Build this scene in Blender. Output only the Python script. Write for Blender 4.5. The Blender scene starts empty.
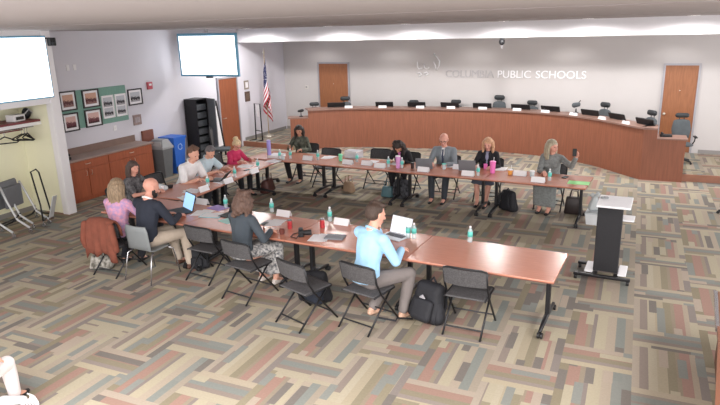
import bpy, bmesh, math, random
from mathutils import Vector, Matrix, Euler
random.seed(7)
S = bpy.context.scene
COL = S.collection
PI = math.pi
R = math.radians
# ---------------------------------------------------------------- camera
F, PITCH, ROLL, YAW, CH = 611.5, 0.27246, -0.02479, 0.4242, 3.4
cy, sy = math.cos(YAW), math.sin(YAW)
FWD = Vector((-sy*math.cos(PITCH), cy*math.cos(PITCH), -math.sin(PITCH)))
_r = Vector((cy, sy, 0)); _u = _r.cross(FWD)
RT = _r*math.cos(ROLL) + _u*math.sin(ROLL)
UPV = -_r*math.sin(ROLL) + _u*math.cos(ROLL)
cd = bpy.data.cameras.new('camera'); cam = bpy.data.objects.new('camera', cd); COL.objects.link(cam)
cd.sensor_width = 36; cd.lens = F/720*36; cd.clip_start = 0.05; cd.clip_end = 200
M = Matrix((RT, UPV, -FWD)).transposed().to_4x4(); M.translation = Vector((0, 0, CH))
cam.matrix_world = M
S.camera = cam
# ---------------------------------------------------------------- world, view
w = bpy.data.worlds.new('world'); S.world = w; w.use_nodes = True
bg = w.node_tree.nodes['Background']; bg.inputs[0].default_value = (1.0, 0.975, 0.98, 1); bg.inputs[1].default_value = 1.75
S.view_settings.view_transform = 'Standard'; S.view_settings.look = 'None'
S.view_settings.gamma = 1; S.view_settings.exposure = 0.75; S.view_settings.use_curve_mapping = False
CEIL = 3.56
def area(name, loc, sx, sy_, power, rot=(0, 0, 0), col=(1, 0.96, 0.93)):
    l = bpy.data.lights.new(name, 'AREA'); l.shape = 'RECTANGLE'; l.size = sx; l.size_y = sy_; l.energy = power; l.color = col
    o = bpy.data.objects.new(name, l); COL.objects.link(o); o.location = loc; o.rotation_euler = rot
    return o
area('added_fill_light', (-2.6, 0.6, CEIL-0.03), 5, 2.2, 560)  # fill lamp added out of view to brighten the room, no fixture known
area('added_fill_light', (3.5, 3.5, CEIL-0.03), 2.2, 5, 330)  # second added fill lamp, on the right and out of view

def at(x, y, z=0.0):
    "point of the floor or table plane at height z seen at photo pixel x, y"
    d = FWD*F + RT*(x-360) + UPV*(202.5-y)
    t = (z-CH)/d.z
    return Vector((d.x*t, d.y*t, z))
# ---------------------------------------------------------------- materials
def lin(c):
    return c/12.92 if c <= 0.04045 else ((c+0.055)/1.055)**2.4
def rgb(h):
    return tuple(lin(int(h[i:i+2], 16)/255) for i in (0, 2, 4)) + (1,)
MATS = {}
def mat(name, hexc, rough=0.6, metal=0.0, var=0.0, scale=8.0, bump=0.0, bscale=60, emit=0, alpha=1, coat=0, stretch=None, c2=None, spec=0.5):
    if name in MATS: return MATS[name]
    m = bpy.data.materials.new(name); m.use_nodes = True; MATS[name] = m
    nt = m.node_tree; b = nt.nodes['Principled BSDF']
    c = rgb(hexc); b.inputs['Base Color'].default_value = c
    b.inputs['Roughness'].default_value = rough; b.inputs['Metallic'].default_value = metal
    b.inputs['Coat Weight'].default_value = coat; b.inputs['Specular IOR Level'].default_value = spec
    tc = nt.nodes.new('ShaderNodeTexCoord'); mp = nt.nodes.new('ShaderNodeMapping')
    nt.links.new(tc.outputs['Object'], mp.inputs[0])
    if stretch: mp.inputs['Scale'].default_value = stretch
    if var or c2:
        n = nt.nodes.new('ShaderNodeTexNoise'); n.inputs['Scale'].default_value = scale; n.inputs['Detail'].default_value = 4
        nt.links.new(mp.outputs[0], n.inputs['Vector'])
        r = nt.nodes.new('ShaderNodeValToRGB')
        r.color_ramp.elements[0].position = 0.35; r.color_ramp.elements[1].position = 0.65
        if c2: a, d = c, rgb(c2)
        else: a = tuple(x*(1-var) for x in c[:3])+(1,); d = tuple(min(1, x*(1+var)) for x in c[:3])+(1,)
        r.color_ramp.elements[0].color = a; r.color_ramp.elements[1].color = d
        nt.links.new(n.outputs[0], r.inputs[0]); nt.links.new(r.outputs[0], b.inputs['Base Color'])
    if bump:
        n2 = nt.nodes.new('ShaderNodeTexNoise'); n2.inputs['Scale'].default_value = bscale
        bp = nt.nodes.new('ShaderNodeBump'); bp.inputs['Strength'].default_value = bump; bp.inputs['Distance'].default_value = 0.01
        nt.links.new(mp.outputs[0], n2.inputs['Vector']); nt.links.new(n2.outputs[0], bp.inputs['Height']); nt.links.new(bp.outputs[0], b.inputs['Normal'])
    if emit:
        b.inputs['Emission Color'].default_value = c; b.inputs['Emission Strength'].default_value = emit
    if alpha < 1: b.inputs['Alpha'].default_value = alpha
    return m
def glass(name, hexc, a=0.35):
    return mat(name, hexc, rough=0.08, alpha=a)

def carpet():
    m = bpy.data.materials.new('basket_weave_plank_carpet'); m.use_nodes = True
    nt = m.node_tree; N = nt.nodes; L = nt.links; b = N['Principled BSDF']
    b.inputs['Roughness'].default_value = 0.95; b.inputs['Specular IOR Level'].default_value = 0.15
    def math_(op, a, c=None, d=None):
        n = N.new('ShaderNodeMath'); n.operation = op
        for i, v in enumerate((a, c, d)):
            if v is None: continue
            if isinstance(v, (int, float)): n.inputs[i].default_value = v
            else: L.new(v, n.inputs[i])
        return n.outputs[0]
    tc = N.new('ShaderNodeTexCoord'); sx = N.new('ShaderNodeSeparateXYZ'); L.new(tc.outputs['Object'], sx.inputs[0])
    X, Y = sx.outputs[0], sx.outputs[1]
    W, D = 0.6884, 0.8783; P = 1.5*D
    u = math_('DIVIDE', math_('SUBTRACT', X, 0.213), W)
    i = math_('FLOOR', u); fu = math_('SUBTRACT', u, i)
    odd = math_('FLOORED_MODULO', i, 2.0)
    v = math_('ADD', math_('DIVIDE', math_('SUBTRACT', 10.686, Y), P), math_('MULTIPLY', odd, 0.5))
    j = math_('FLOOR', v); fv = math_('SUBTRACT', v, j)
    isV = math_('LESS_THAN', fv, 0.6667)
    # vertical section: strips across fu, running along fv
    sV = math_('FLOOR', math_('MULTIPLY', fu, 8)); tV = math_('MULTIPLY', fv, P)
    sH = math_('FLOOR', math_('MULTIPLY', math_('SUBTRACT', fv, 0.6667), 14.0)); tH = math_('MULTIPLY', fu, W)
    def mix(f, a, c):
        return math_('ADD', math_('MULTIPLY', f, a), math_('MULTIPLY', math_('SUBTRACT', 1.0, f), c))
    s = mix(isV, sV, math_('ADD', sH, 20)); t = mix(isV, tV, tH)
    def wn(*comps):
        c = N.new('ShaderNodeCombineXYZ')
        for k, q in enumerate(comps):
            if isinstance(q, (int, float)): c.inputs[k].default_value = q
            else: L.new(q, c.inputs[k])
        n = N.new('ShaderNodeTexWhiteNoise'); n.noise_dimensions = '3D'; L.new(c.outputs[0], n.inputs[0]); return n.outputs[0]
    def ramp(val, pal):
        rp = N.new('ShaderNodeValToRGB'); cr = rp.color_ramp; cr.interpolation = 'CONSTANT'
        cr.elements[0].color = rgb(pal[0][1]); cr.elements[1].position = pal[1][0]; cr.elements[1].color = rgb(pal[1][1])
        for p_, h_ in pal[2:]:
            e = cr.elements.new(p_); e.color = rgb(h_)
        L.new(val, rp.inputs[0]); return rp.outputs[0]
    def cmix(f, a, c):
        n = N.new('ShaderNodeMix'); n.data_type = 'RGBA'; L.new(f, n.inputs[0]); L.new(a, n.inputs[6]); L.new(c, n.inputs[7]); return n.outputs[2]
    # each plank: strips dyed in a repeating order, broken by blocks of another yarn
    VA = ramp(fu, [(0, 'b5a796'), (0.10, '8f7f78'), (0.22, 'c2b79c'), (0.34, 'b7aa8c'), (0.48, '908668'), (0.60, '9b8a72'), (0.66, 'aa796d'), (0.80, 'b7a690'), (0.88, '877d7c')])
    VB = ramp(fu, [(0, '8b8062'), (0.13, 'a87769'), (0.30, '998a74'), (0.37, '857877'), (0.43, 'bfb496'), (0.60, 'b8a893'), (0.74, '7f8c8a'), (0.88, 'a79a88')])
    fh = math_('MULTIPLY', math_('SUBTRACT', fv, 0.6667), 3.0)
    HA = ramp(fh, [(0, 'bfb096'), (0.22, '93857a'), (0.34, '7d8a89'), (0.56, '8d7d76'), (0.72, 'bdb296')])
    HB = ramp(fh, [(0, 'b9a896'), (0.2, 'a67869'), (0.46, '8e8468'), (0.66, '968884'), (0.8, 'c3b595')])
    tile = wn(i, j, 4.4); tile2 = wn(i, j, 9.4)
    base = cmix(isV, cmix(math_('GREATER_THAN', tile2, 0.6), HA, HB), cmix(math_('GREATER_THAN', math_('ADD', math_('MULTIPLY', odd, 0.6), math_('MULTIPLY', tile, 0.4)), 0.3), VA, VB))
    r0 = wn(s, math_('ADD', math_('MULTIPLY', i, 7.13), 0.5), math_('MULTIPLY', j, 3.7))
    seg = math_('FLOOR', math_('ADD', math_('MULTIPLY', t, 2.6), math_('MULTIPLY', r0, 5)))
    det = wn(math_('ADD', s, 0.7), math_('ADD', math_('MULTIPLY', i, 3.1), seg), math_('ADD', math_('MULTIPLY', j, 5.3), seg))
    blk = ramp(det, [(0, '6b6666'), (0.06, '86908e'), (0.12, 'bfb598'), (0.17, 'bba997'), (0.21, '948a6c'), (0.35, '8a8b8c')])
    base = cmix(math_('LESS_THAN', det, 0.24), base, blk)
    fl = N.new('ShaderNodeMix'); fl.data_type = 'RGBA'; fl.inputs[0].default_value = 0.34; L.new(base, fl.inputs[6]); fl.inputs[7].default_value = rgb('9d9384')
    base = fl.outputs[2]
    class _O: outputs = [base]
    rp = _O
    n = N.new('ShaderNodeTexNoise'); n.inputs['Scale'].default_value = 45; n.inputs['Detail'].default_value = 3
    L.new(tc.outputs['Object'], n.inputs['Vector'])
    hs = N.new('ShaderNodeHueSaturation'); L.new(rp.outputs[0], hs.inputs['Color'])
    hs.inputs['Saturation'].default_value = 0.88
    L.new(math_('ADD', math_('MULTIPLY', n.outputs[0], 0.2), 0.68), hs.inputs['Value'])
    L.new(hs.outputs[0], b.inputs['Base Color'])
    bp = N.new('ShaderNodeBump'); bp.inputs['Strength'].default_value = 0.15; n3 = N.new('ShaderNodeTexNoise'); n3.inputs['Scale'].default_value = 300
    L.new(tc.outputs['Object'], n3.inputs['Vector']); L.new(n3.outputs[0], bp.inputs['Height']); L.new(bp.outputs[0], b.inputs['Normal'])
    return m
CARPET = carpet()
WALL = mat('warm_white_wall_paint', 'c6c2c1', 0.75, var=0.015, scale=1.2, bump=0.04, bscale=90)
WALLG = mat('cool_grey_wall_paint', 'd2d0d8', 0.75, var=0.015, scale=1.2, bump=0.04, bscale=90)
YEL = mat('yellow_lamplit_wall', 'eeecd0', 0.75, var=0.02, scale=1.5)  # yellow lamplight of the niche put into the wall colour
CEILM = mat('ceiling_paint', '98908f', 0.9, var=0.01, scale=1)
SOFF = mat('soffit_white_paint', 'dcdade', 0.8, var=0.01, scale=1)
WHITE = mat('white_paint', 'e6e4e6', 0.6)
OAK = mat('door_veneer', '95603f', 0.45, var=0.12, scale=6, stretch=(7, 7, 0.6))
DAISW = mat('dais_cherry_veneer', '8e5842', 0.5, var=0.10, scale=5, stretch=(6, 6, 0.4))
DAIST = mat('dais_worktop_laminate', '8b6d62', 0.45, var=0.05, scale=8)
CABW = mat('cabinet_cherry_veneer', 'a4583a', 0.5, var=0.10, scale=5, stretch=(5, 5, 0.5))
CABT = mat('cabinet_taupe_laminate', '9a857c', 0.45, var=0.05)
TOP = mat('table_cherry_laminate', 'bb7c66', 0.27, var=0.05, scale=7, stretch=(0.8, 6, 1), spec=0.6)
EDGE = mat('table_dark_edge', '6d4438', 0.5, var=0.03)
BLACKM = mat('black_powder_coated_steel', '222225', 0.4, 0.3, var=0.05)
BLACKP = mat('black_plastic', '1b1c1f', 0.5, var=0.05)
MESHB = mat('black_woven_mesh', '4c4b4d', 0.7, var=0.25, scale=60)
CHROME = mat('brushed_chrome', 'c4c4c8', 0.25, 0.9, var=0.03)
GREYP = mat('grey_moulded_plastic', '7b7e80', 0.5, var=0.04)
PAPER = mat('white_paper', 'e9e7ea', 0.8, var=0.01)
GREYM = mat('grey_metal_frame', 'a8a6ac', 0.5, 0.3, var=0.03)
GREYU = mat('dark_grey_upholstery', '50565a', 0.8, var=0.08, bump=0.2)
FRAMEB = mat('black_picture_frame', '2a2528', 0.4, var=0.05)
BRASS = mat('satin_steel_hardware', 'd2ccc0', 0.3, 0.8, var=0.03)
CLEAR = glass('clear_plastic', 'dfeef2', 0.38)
TEAL = mat('teal_bottle_label', '62c8bd', 0.5, var=0.05)
# ---------------------------------------------------------------- mesh helpers
class MB:
    "collects shapes of ONE mesh"
    def __init__(s): s.v = []; s.f = []; s.mi = []; s.cur = 0
    def add(s, vs, fs):
        k = len(s.v); s.v += [tuple(v) for v in vs]; s.f += [[a+k for a in f] for f in fs]; s.mi += [s.cur]*len(fs); return s
    def box(s, x0, x1, y0, y1, z0, z1, Mx=None):
        vs = [Vector((x, y, z)) for z in (z0, z1) for x, y in ((x0, y0), (x1, y0), (x1, y1), (x0, y1))]
        if Mx: vs = [Mx @ v for v in vs]
        return s.add(vs, [[3, 2, 1, 0], [4, 5, 6, 7], [0, 1, 5, 4], [1, 2, 6, 5], [2, 3, 7, 6], [3, 0, 4, 7]])
    def rbox(s, x0, x1, y0, y1, z0, z1, r=0.01, seg=2, Mx=None):
        bm = bmesh.new(); bmesh.ops.create_cube(bm, size=1)
        for v in bm.verts: v.co = Vector(((x0+x1)/2+v.co.x*(x1-x0), (y0+y1)/2+v.co.y*(y1-y0), (z0+z1)/2+v.co.z*(z1-z0)))
        bmesh.ops.bevel(bm, geom=bm.edges[:], offset=r, segments=seg, profile=0.5, affect='EDGES')
        return s.bm(bm, Mx)
    def bm(s, bm, Mx=None):
        bm.verts.index_update()
        vs = [(Mx @ v.co) if Mx else v.co.copy() for v in bm.verts]
        s.add(vs, [[v.index for v in f.verts] for f in bm.faces]); bm.free(); return s
    def prism(s, pts, z0, z1, Mx=None):
        n = len(pts); vs = [Vector((p[0], p[1], z0)) for p in pts] + [Vector((p[0], p[1], z1)) for p in pts]
        if Mx: vs = [Mx @ v for v in vs]
        ar = sum(pts[i][0]*pts[(i+1) % n][1]-pts[(i+1) % n][0]*pts[i][1] for i in range(n))
        fs = [list(range(n))[::-1], list(range(n, 2*n))] + [[i, (i+1) % n, n+(i+1) % n, n+i] for i in range(n)]
        if ar < 0: fs = [f[::-1] for f in fs]
        return s.add(vs, fs)
    def tube(s, pts, r, seg=8, closed=False, flat=None):
        pts = [Vector(p) for p in pts]; n = len(pts); rs = r if isinstance(r, (list, tuple)) else [r]*n
        vs = []; up = Vector((0, 0, 1)); prev = None
        for i, p in enumerate(pts):
            a = pts[i-1] if (i > 0 or closed) else p; b = pts[(i+1) % n] if (i < n-1 or closed) else p
            t = (b-a).normalized()
            if prev is None: q = t.orthogonal().normalized() if abs(t.z) > 0.95 else t.cross(up).normalized()
            else: q = (prev - t*prev.dot(t)).normalized()
            prev = q; o = t.cross(q)
            for k in range(seg):
                an = 2*PI*k/seg; vs.append(p + q*math.cos(an)*rs[i] + o*math.sin(an)*rs[i])
        fs = []
        for i in range(n if closed else n-1):
            for k in range(seg):
                a = i*seg+k; b = i*seg+(k+1) % seg; c = ((i+1) % n)*seg
                fs.append([a, b, c+(k+1) % seg, c+k])
        if not closed: fs += [list(range(seg))[::-1], list(range((n-1)*seg, n*seg))]
        return s.add(vs, fs)
    def lathe(s, prof, seg=16, o=(0, 0, 0), Mx=None):
        vs = []; o = Vector(o)
        for r, z in prof:
            for k in range(seg):
                an = 2*PI*k/seg; vs.append(o+Vector((r*math.cos(an), r*math.sin(an), z)))
        if Mx: vs = [Mx @ v for v in vs]
        fs = [[i*seg+k, i*seg+(k+1) % seg, (i+1)*seg+(k+1) % seg, (i+1)*seg+k] for i in range(len(prof)-1) for k in range(seg)]
        fs += [list(range(seg))[::-1], list(range((len(prof)-1)*seg, len(prof)*seg))]
        return s.add(vs, fs)
    def ball(s, c, r, sub=2, Mx=None):
        bm = bmesh.new(); bmesh.ops.create_icosphere(bm, subdivisions=sub, radius=1)
        r = (r, r, r) if isinstance(r, (int, float)) else r
        for v in bm.verts: v.co = Vector((v.co.x*r[0]+c[0], v.co.y*r[1]+c[1], v.co.z*r[2]+c[2]))
        return s.bm(bm, Mx)
    def hull(s, ells, Mx=None):
        "convex hull of ellipsoids (centre, radii)"
        bm = bmesh.new()
        for c, r in ells:
            r = (r, r, r) if isinstance(r, (int, float)) else r
            for d in SPH: bm.verts.new((c[0]+d[0]*r[0], c[1]+d[1]*r[1], c[2]+d[2]*r[2]))
        g = bmesh.ops.convex_hull(bm, input=bm.verts[:])
        dead = [e for e in g['geom_interior'] if isinstance(e, bmesh.types.BMVert)] + [e for e in g['geom_unused'] if isinstance(e, bmesh.types.BMVert)]
        if dead: bmesh.ops.delete(bm, geom=list(set(dead)), context='VERTS')
        return s.bm(bm, Mx)
    def build(s, name, mats, parent=None, smooth=False, loc=None, kind=None):
        me = bpy.data.meshes.new(name); me.from_pydata(s.v, [], s.f)
        ms = mats if isinstance(mats, (list, tuple)) else [mats]
        for m in ms: me.materials.append(m)
        if len(ms) > 1: me.polygons.foreach_set('material_index', s.mi)
        if smooth: me.polygons.foreach_set('use_smooth', [True]*len(s.f))
        me.update()
        o = bpy.data.objects.new(name, me); COL.objects.link(o)
        if parent: o.parent = parent
        if loc is not None: o.location = loc
        if kind: o['kind'] = kind
        return o
_b = bmesh.new(); bmesh.ops.create_icosphere(_b, subdivisions=2, radius=1); SPH = [tuple(v.co) for v in _b.verts]; _b.free()
def thing(name, label, cat, loc=(0, 0, 0), rz=0, group=None):
    o = bpy.data.objects.new(name, None); COL.objects.link(o); o.empty_display_size = 0.1
    o.location = loc; o.rotation_euler = (0, 0, rz); o['label'] = label; o['category'] = cat
    if group: o['group'] = group
    return o
def tag(o, label, cat, group=None):
    o['label'] = label; o['category'] = cat
    if group: o['group'] = group
    return o
def copy_tree(o, parent=None):
    c = o.copy(); COL.objects.link(c)
    if parent: c.parent = parent
    for ch in list(o.children): copy_tree(ch, c)
    return c
FIRST = {}
def place(key, maker, loc, rz, label, group=None):
    "first call uses the prototype itself, later calls copy it with its parts"
    if key not in FIRST:
        o = maker(); FIRST[key] = o
    else: o = copy_tree(FIRST[key])
    o.location = loc; o.rotation_euler = (0, 0, rz); o['label'] = label
    if group: o['group'] = group
    return o
def struct(name, mb, m, **k): return mb.build(name, m, kind='structure', **k)
# ================================================================= SHELL
struct('floor', MB().box(-14.5, 5, 1.0, 20.2, -0.1, 0), CARPET)
WX = -11.2
def wy(x): return 17.8 - 0.07*(x-1.6)
# back wall (slightly angled)
struct('wall_back', MB().prism([(WX, wy(WX)), (4.5, wy(4.5)), (4.5, wy(4.5)+0.15), (WX, wy(WX)+0.15)], 0, CEIL), WALL)
struct('wall_left', MB().box(WX-0.15, WX, 8.54, wy(WX)+0.1, 0, CEIL), WALLG)
struct('wall_side', MB().box(WX-0.15, -10.33, 8.4, 8.54, 0, CEIL), YEL)
struct('trim_1', MB().rbox(-10.33, -10.17, 8.34, 8.54, 0, CEIL, 0.008), WHITE)       # white wall end beside the coat niche
struct('wall_niche', MB().box(WX-0.15, WX, 3.0, 8.4, 0, CEIL), YEL)
struct('wall_header', MB().box(-10.33, -10.2, 3.0, 8.34, 2.22, CEIL), WHITE)
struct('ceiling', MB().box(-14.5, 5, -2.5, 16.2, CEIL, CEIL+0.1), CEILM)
struct('trim_2', MB().box(-11, 4.5, 5.56, 5.575, CEIL-0.004, CEIL).box(-10, 4.5, 11.0, 11.012, CEIL-0.004, CEIL), mat('ceiling_joint', '9b9292', 0.9))
# bulkhead above the dais
def bk(x): return 16.0 - 0.03*(x+11)
struct('wall_bulkhead', MB().prism([(WX, bk(WX)), (4.5, bk(4.5)), (4.5, bk(4.5)+0.12), (WX, bk(WX)+0.12)], 3.17, CEIL), SOFF)
struct('trim_3', MB().prism([(WX, bk(WX)+0.12), (4.5, bk(4.5)+0.12), (4.5, wy(4.5)), (WX, wy(WX))], 3.17, 3.27), SOFF)
struct('baseboard_back', MB().prism([(1.6, wy(1.6)-0.012), (4.5, wy(4.5)-0.012), (4.5, wy(4.5)), (1.6, wy(1.6))], 0.15, 0.25).prism([(WX, wy(WX)-0.012), (-10.35, wy(-10.35)-0.012), (-10.35, wy(-10.35)), (WX, wy(WX))], 0.15, 0.25), mat('grey_vinyl_base', '8d8a88', 0.6))
struct('baseboard_left', MB().box(WX, WX+0.012, 12.6, 14.8, 0, 0.1).box(WX, WX+0.012, 16.1, 18.6, 0.15, 0.25).box(WX, WX+0.012, 3, 8.4, 0, 0.1), mat('grey_vinyl_base', '8d8a88'))
# raised platform
ARC = [(-8.9, 16.1), (-8.3, 16.55), (-7.6, 16.85), (-6.5, 17.08), (-5.5, 17.22), (-4.4, 17.3), (-3.5, 17.3), (-2.6, 17.15), (-1.8, 16.85), (-1.1, 16.4), (-0.55, 15.88), (-0.1, 15.33), (0.24, 14.97)]
plat = [(WX, 16.0), (-9.3, 15.8)] + [(x, y+0.06) for x, y in ARC] + [(1.1, 15.1), (4.5, 15.25), (4.5, wy(4.5)), (WX, wy(WX))]
struct('floor_platform', MB().prism(plat, 0, 0.15), CARPET)
struct('trim_4', MB().prism([(WX, 15.96), (-9.32, 15.76), (-9.3, 15.8), (WX, 16.0)], 0, 0.16).prism([(1.1, 15.06), (4.5, 15.21), (4.5, 15.25), (1.1, 15.1)], 0, 0.16), mat('platform_riser_wood', '9a6a55', 0.6, var=0.08, scale=6))
# doors
def door(n, x0, x1, ztop, knob_side, extra=True):
    ang = math.atan2(wy(x1)-wy(x0), x1-x0); o = bpy.data.objects.new(n, None); COL.objects.link(o); o['kind'] = 'structure'
    o.location = (x0, wy(x0), 0.15); o.rotation_euler = (0, 0, ang); W = (x1-x0)/math.cos(ang); Hh = ztop-0.15
    MB().rbox(0.05, W-0.05, -0.03, 0.01, 0.01, Hh-0.05, 0.004).build('door_leaf', OAK, o)
    MB().box(0, 0.05, -0.05, 0.01, 0, Hh).box(W-0.05, W, -0.05, 0.01, 0, Hh).box(0.05, W-0.05, -0.05, 0.01, Hh-0.05, Hh).build('door_frame', GREYM, o)
    kx = 0.12 if knob_side < 0 else W-0.12
    if extra:
        MB().lathe([(0.035, 0), (0.035, 0.01), (0.012, 0.012), (0.012, 0.04), (0.032, 0.05), (0.034, 0.07), (0.02, 0.085)], 16, Mx=Matrix.Translation((kx, -0.03, 1.0)) @ Matrix.Rotation(PI/2, 4, 'X')).build('door_handle', BRASS, o, smooth=True)
        MB().lathe([(0.012, 0), (0.012, 0.01), (0.006, 0.012)], 12, Mx=Matrix.Translation((W/2, -0.03, 1.6)) @ Matrix.Rotation(PI/2, 4, 'X')).build('peephole', BRASS, o)
    return o
door('door_1', -9.82, -8.62, 2.45, 1)
door('door_2', 0.6, 1.45, 2.43, -1)
d3 = bpy.data.objects.new('door_3', None); COL.objects.link(d3); d3['kind'] = 'structure'; d3.location = (WX, 14.82, 0)
MB().rbox(-0.01, 0.04, 0.05, 0.95, 0.01, 2.15, 0.004).build('door_leaf', mat('dark_door_veneer', '8a4f34', 0.45, var=0.1, scale=6, stretch=(6, 6, 0.5)), d3)
MB().box(-0.01, 0.06, 0, 0.05, 0, 2.2).box(-0.01, 0.06, 0.95, 1.0, 0, 2.2).box(-0.01, 0.06, 0.05, 0.95, 2.15, 2.2).build('door_frame', GREYM, d3)
MB().tube([(0.04, 0.14, 1.0), (0.09, 0.14, 1.0), (0.09, 0.26, 1.0)], 0.011).build('door_handle', BRASS, d3)
# ---------------------------------------------------------------- ceiling downlights (their own lamps)
def downlight(x, y, label, power, zc=CEIL, r=0.09, tilt=0.0, spread=2.4):
    t = thing('recessed_downlight', label, 'ceiling light', (x, y, zc), 0, 'recessed downlights by the bulkhead')
    MB().lathe([(r+0.03, -0.012), (r+0.03, 0), (r, 0.0), (r, -0.012)], 24).build('trim_ring', WHITE, t)
    MB().lathe([(r, -0.006), (r*0.5, -0.012)], 24).build('diffuser', mat('lit_diffuser', 'fffaf0', emit=6), t)
    l = bpy.data.lights.new('downlight_lamp', 'SPOT'); l.energy = power; l.spot_size = spread; l.spot_blend = 0.5; l.shadow_soft_size = 0.1; l.color = (1, 0.97, 0.95)
    o = bpy.data.objects.new('downlight_lamp', l); COL.objects.link(o); o.parent = t; o.location = (0, 0, -0.03); o.rotation_euler = (tilt, 0, 0)
for x, ls in ((-10.2, 'recessed ceiling downlight beside the top of the hanging screen'), (-7.6, 'recessed ceiling downlight above the row left of the wall lettering'), (-5.4, 'recessed ceiling downlight left of the camera under the bulkhead'), (-2.95, 'lit recessed ceiling downlight above the wall lettering'), (-1.1, 'recessed ceiling downlight right of the wall lettering'), (0.95, 'lit recessed ceiling downlight above the right door')):
    downlight(x, bk(x)-0.85, ls, 190, spread=R(176))
for x in (-9.6, -7.0, -4.4, -1.8, 0.8):
    downlight(x, wy(x)-0.75, 'small recessed downlight washing the wall behind the dais', 13, zc=3.17, r=0.06, spread=2.7)
# ================================================================= DAIS
def offset(pts, d):
    out = []
    for i, p in enumerate(pts):
        a = Vector(pts[max(0, i-1)]); b = Vector(pts[min(len(pts)-1, i+1)]); t = (b-a).normalized(); n = Vector((-t.y, t.x))
        q = Vector(p)+n*d; out.append((q.x, q.y))
    return out
def band(mb, pts, d0, d1, z0, z1):
    A, B = offset(pts, d0), offset(pts, d1)
    for i in range(len(pts)-1):
        mb.prism([A[i], A[i+1], B[i+1], B[i]], z0, z1)
    return mb
def smooth_arc(pts, k=4):
    out = []
    for i in range(len(pts)-1):
        p0, p1, p2, p3 = [Vector(pts[max(0, min(len(pts)-1, j))]) for j in (i-1, i, i+1, i+2)]
        for s in range(k):
            t = s/k
            q = 0.5*((2*p1)+(p2-p0)*t+(2*p0-5*p1+4*p2-p3)*t*t+(3*p1-p0-3*p2+p3)*t**3); out.append((q.x, q.y))
    out.append(tuple(pts[-1])); return out
SA = smooth_arc(ARC)
DT = 1.19
dais = thing('council_dais', 'long curved wooden dais with taupe worktop along the back wall', 'dais')
PAN = SA + [(0.52, 14.96)]
band(MB(), PAN, 0, 0.05, 0.0, DT-0.04).build('front_panel', DAISW, dais)
band(MB(), PAN, -0.05, 0.5, DT-0.04, DT).build('worktop', DAIST, dais)
MB().box(0.48, 0.52, 15.0, 15.45, 0.15, DT-0.04).build('end_panel', DAISW, dais)
MB().box(0.52, 1.1, 14.96, 15.02, 0.0, 0.94).box(1.04, 1.1, 15.02, 15.5, 0.15, 0.94).build('low_side_panel', DAISW, dais)
MB().rbox(0.52, 1.13, 14.92, 15.5, 0.94, 0.97, 0.006).build('low_worktop', DAIST, dais)
MB().prism([(-9.35, 15.8), (-8.9, 16.1), (-8.93, 16.14), (-9.38, 15.84)], 0, 0.93).build('low_side_panel', DAISW, dais)
MB().prism([(-9.42, 15.78), (-8.9, 16.08), (-9.1, 16.55), (-9.65, 16.2)], 0.93, 0.96).build('low_worktop', DAIST, dais)
# ================================================================= TABLES
def mk_table(Lx, Dy):
    def f():
        t = thing('folding_table', '', 'table')
        MB().rbox(-Lx/2+0.004, Lx/2-0.004, -Dy/2, Dy/2, 0.715, 0.74, 0.006).build('tabletop', TOP, t)
        MB().rbox(-Lx/2+0.002, Lx/2-0.002, -Dy/2-0.003, Dy/2+0.003, 0.708, 0.72, 0.003).build('edge_band', EDGE, t)
        for s in (-1, 1):
            x = s*(Lx/2-0.13)
            MB().rbox(x-0.025, x+0.025, -0.04, 0.04, 0.11, 0.70, 0.01).rbox(x-0.02, x+0.02, -0.26, 0.26, 0.68, 0.706, 0.006).build('leg', BLACKM, t)
            ft = MB().tube([(x, -Dy/2+0.06, 0.085), (x, -0.1, 0.12), (x, 0.1, 0.12), (x, Dy/2-0.06, 0.085)], [0.02, 0.03, 0.03, 0.02]).build('foot', BLACKM, t, smooth=True)
            for sy2 in (-1, 1):
                c = MB(); yy = sy2*(Dy/2-0.07)
                c.lathe([(0.01, -0.013), (0.033, -0.013), (0.036, 0), (0.033, 0.013), (0.01, 0.013)], 14, Mx=Matrix.Translation((x+0.018, yy, 0.036)) @ Matrix.Rotation(PI/2, 4, 'Y'))
                c.lathe([(0.01, -0.013), (0.033, -0.013), (0.036, 0), (0.033, 0.013), (0.01, 0.013)], 14, Mx=Matrix.Translation((x-0.018, yy, 0.036)) @ Matrix.Rotation(PI/2, 4, 'Y'))
                c.build('caster', BLACKP, ft)
        MB().rbox(-Lx/2+0.15, Lx/2-0.15, -0.02, 0.02, 0.6, 0.66, 0.005).build('crossbar', BLACKM, t)
        return t
    return f
def run_tables(key, A, B, n, D, labels, group):
    A, B = Vector(A), Vector(B); d = (B-A); L_ = d.length/n; rz = math.atan2(d.y, d.x)
    for i in range(n):
        c = A+d*((i+0.5)/n)
        place(key, mk_table(L_, D), (c.x, c.y, 0), rz, labels[i], group)
run_tables('near', (-7.6, 7.32), (-0.6, 6.92), 4, 0.96, [
    'cherry-topped table at the left corner holding the blue-screen laptop', 'cherry-topped table in front of the woman in a dark sweater',
    'cherry-topped table under the man in the light blue shirt and his laptop', 'bare cherry-topped table at the right end of the nearest row with bright reflection'], 'tables in the nearest row')
run_tables('far', (-7.75, 11.72), (-0.6, 11.2), 4, 0.93, [
    'cherry-topped table in front of the person in a green patterned jacket', 'cherry-topped table beside the empty chairs with a clear box on it',
    'cherry-topped table in front of the bald man in a grey suit', 'cherry-topped table at the right end of the far row with the green folder'], 'tables in the far row')
run_tables('left', (-7.2, 7.86), (-7.4, 11.1), 2, 0.9, [
    'cherry-topped table in front of the man in a white polo shirt', 'cherry-topped table in front of the woman in the magenta top'], 'tables in the left row')
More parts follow.
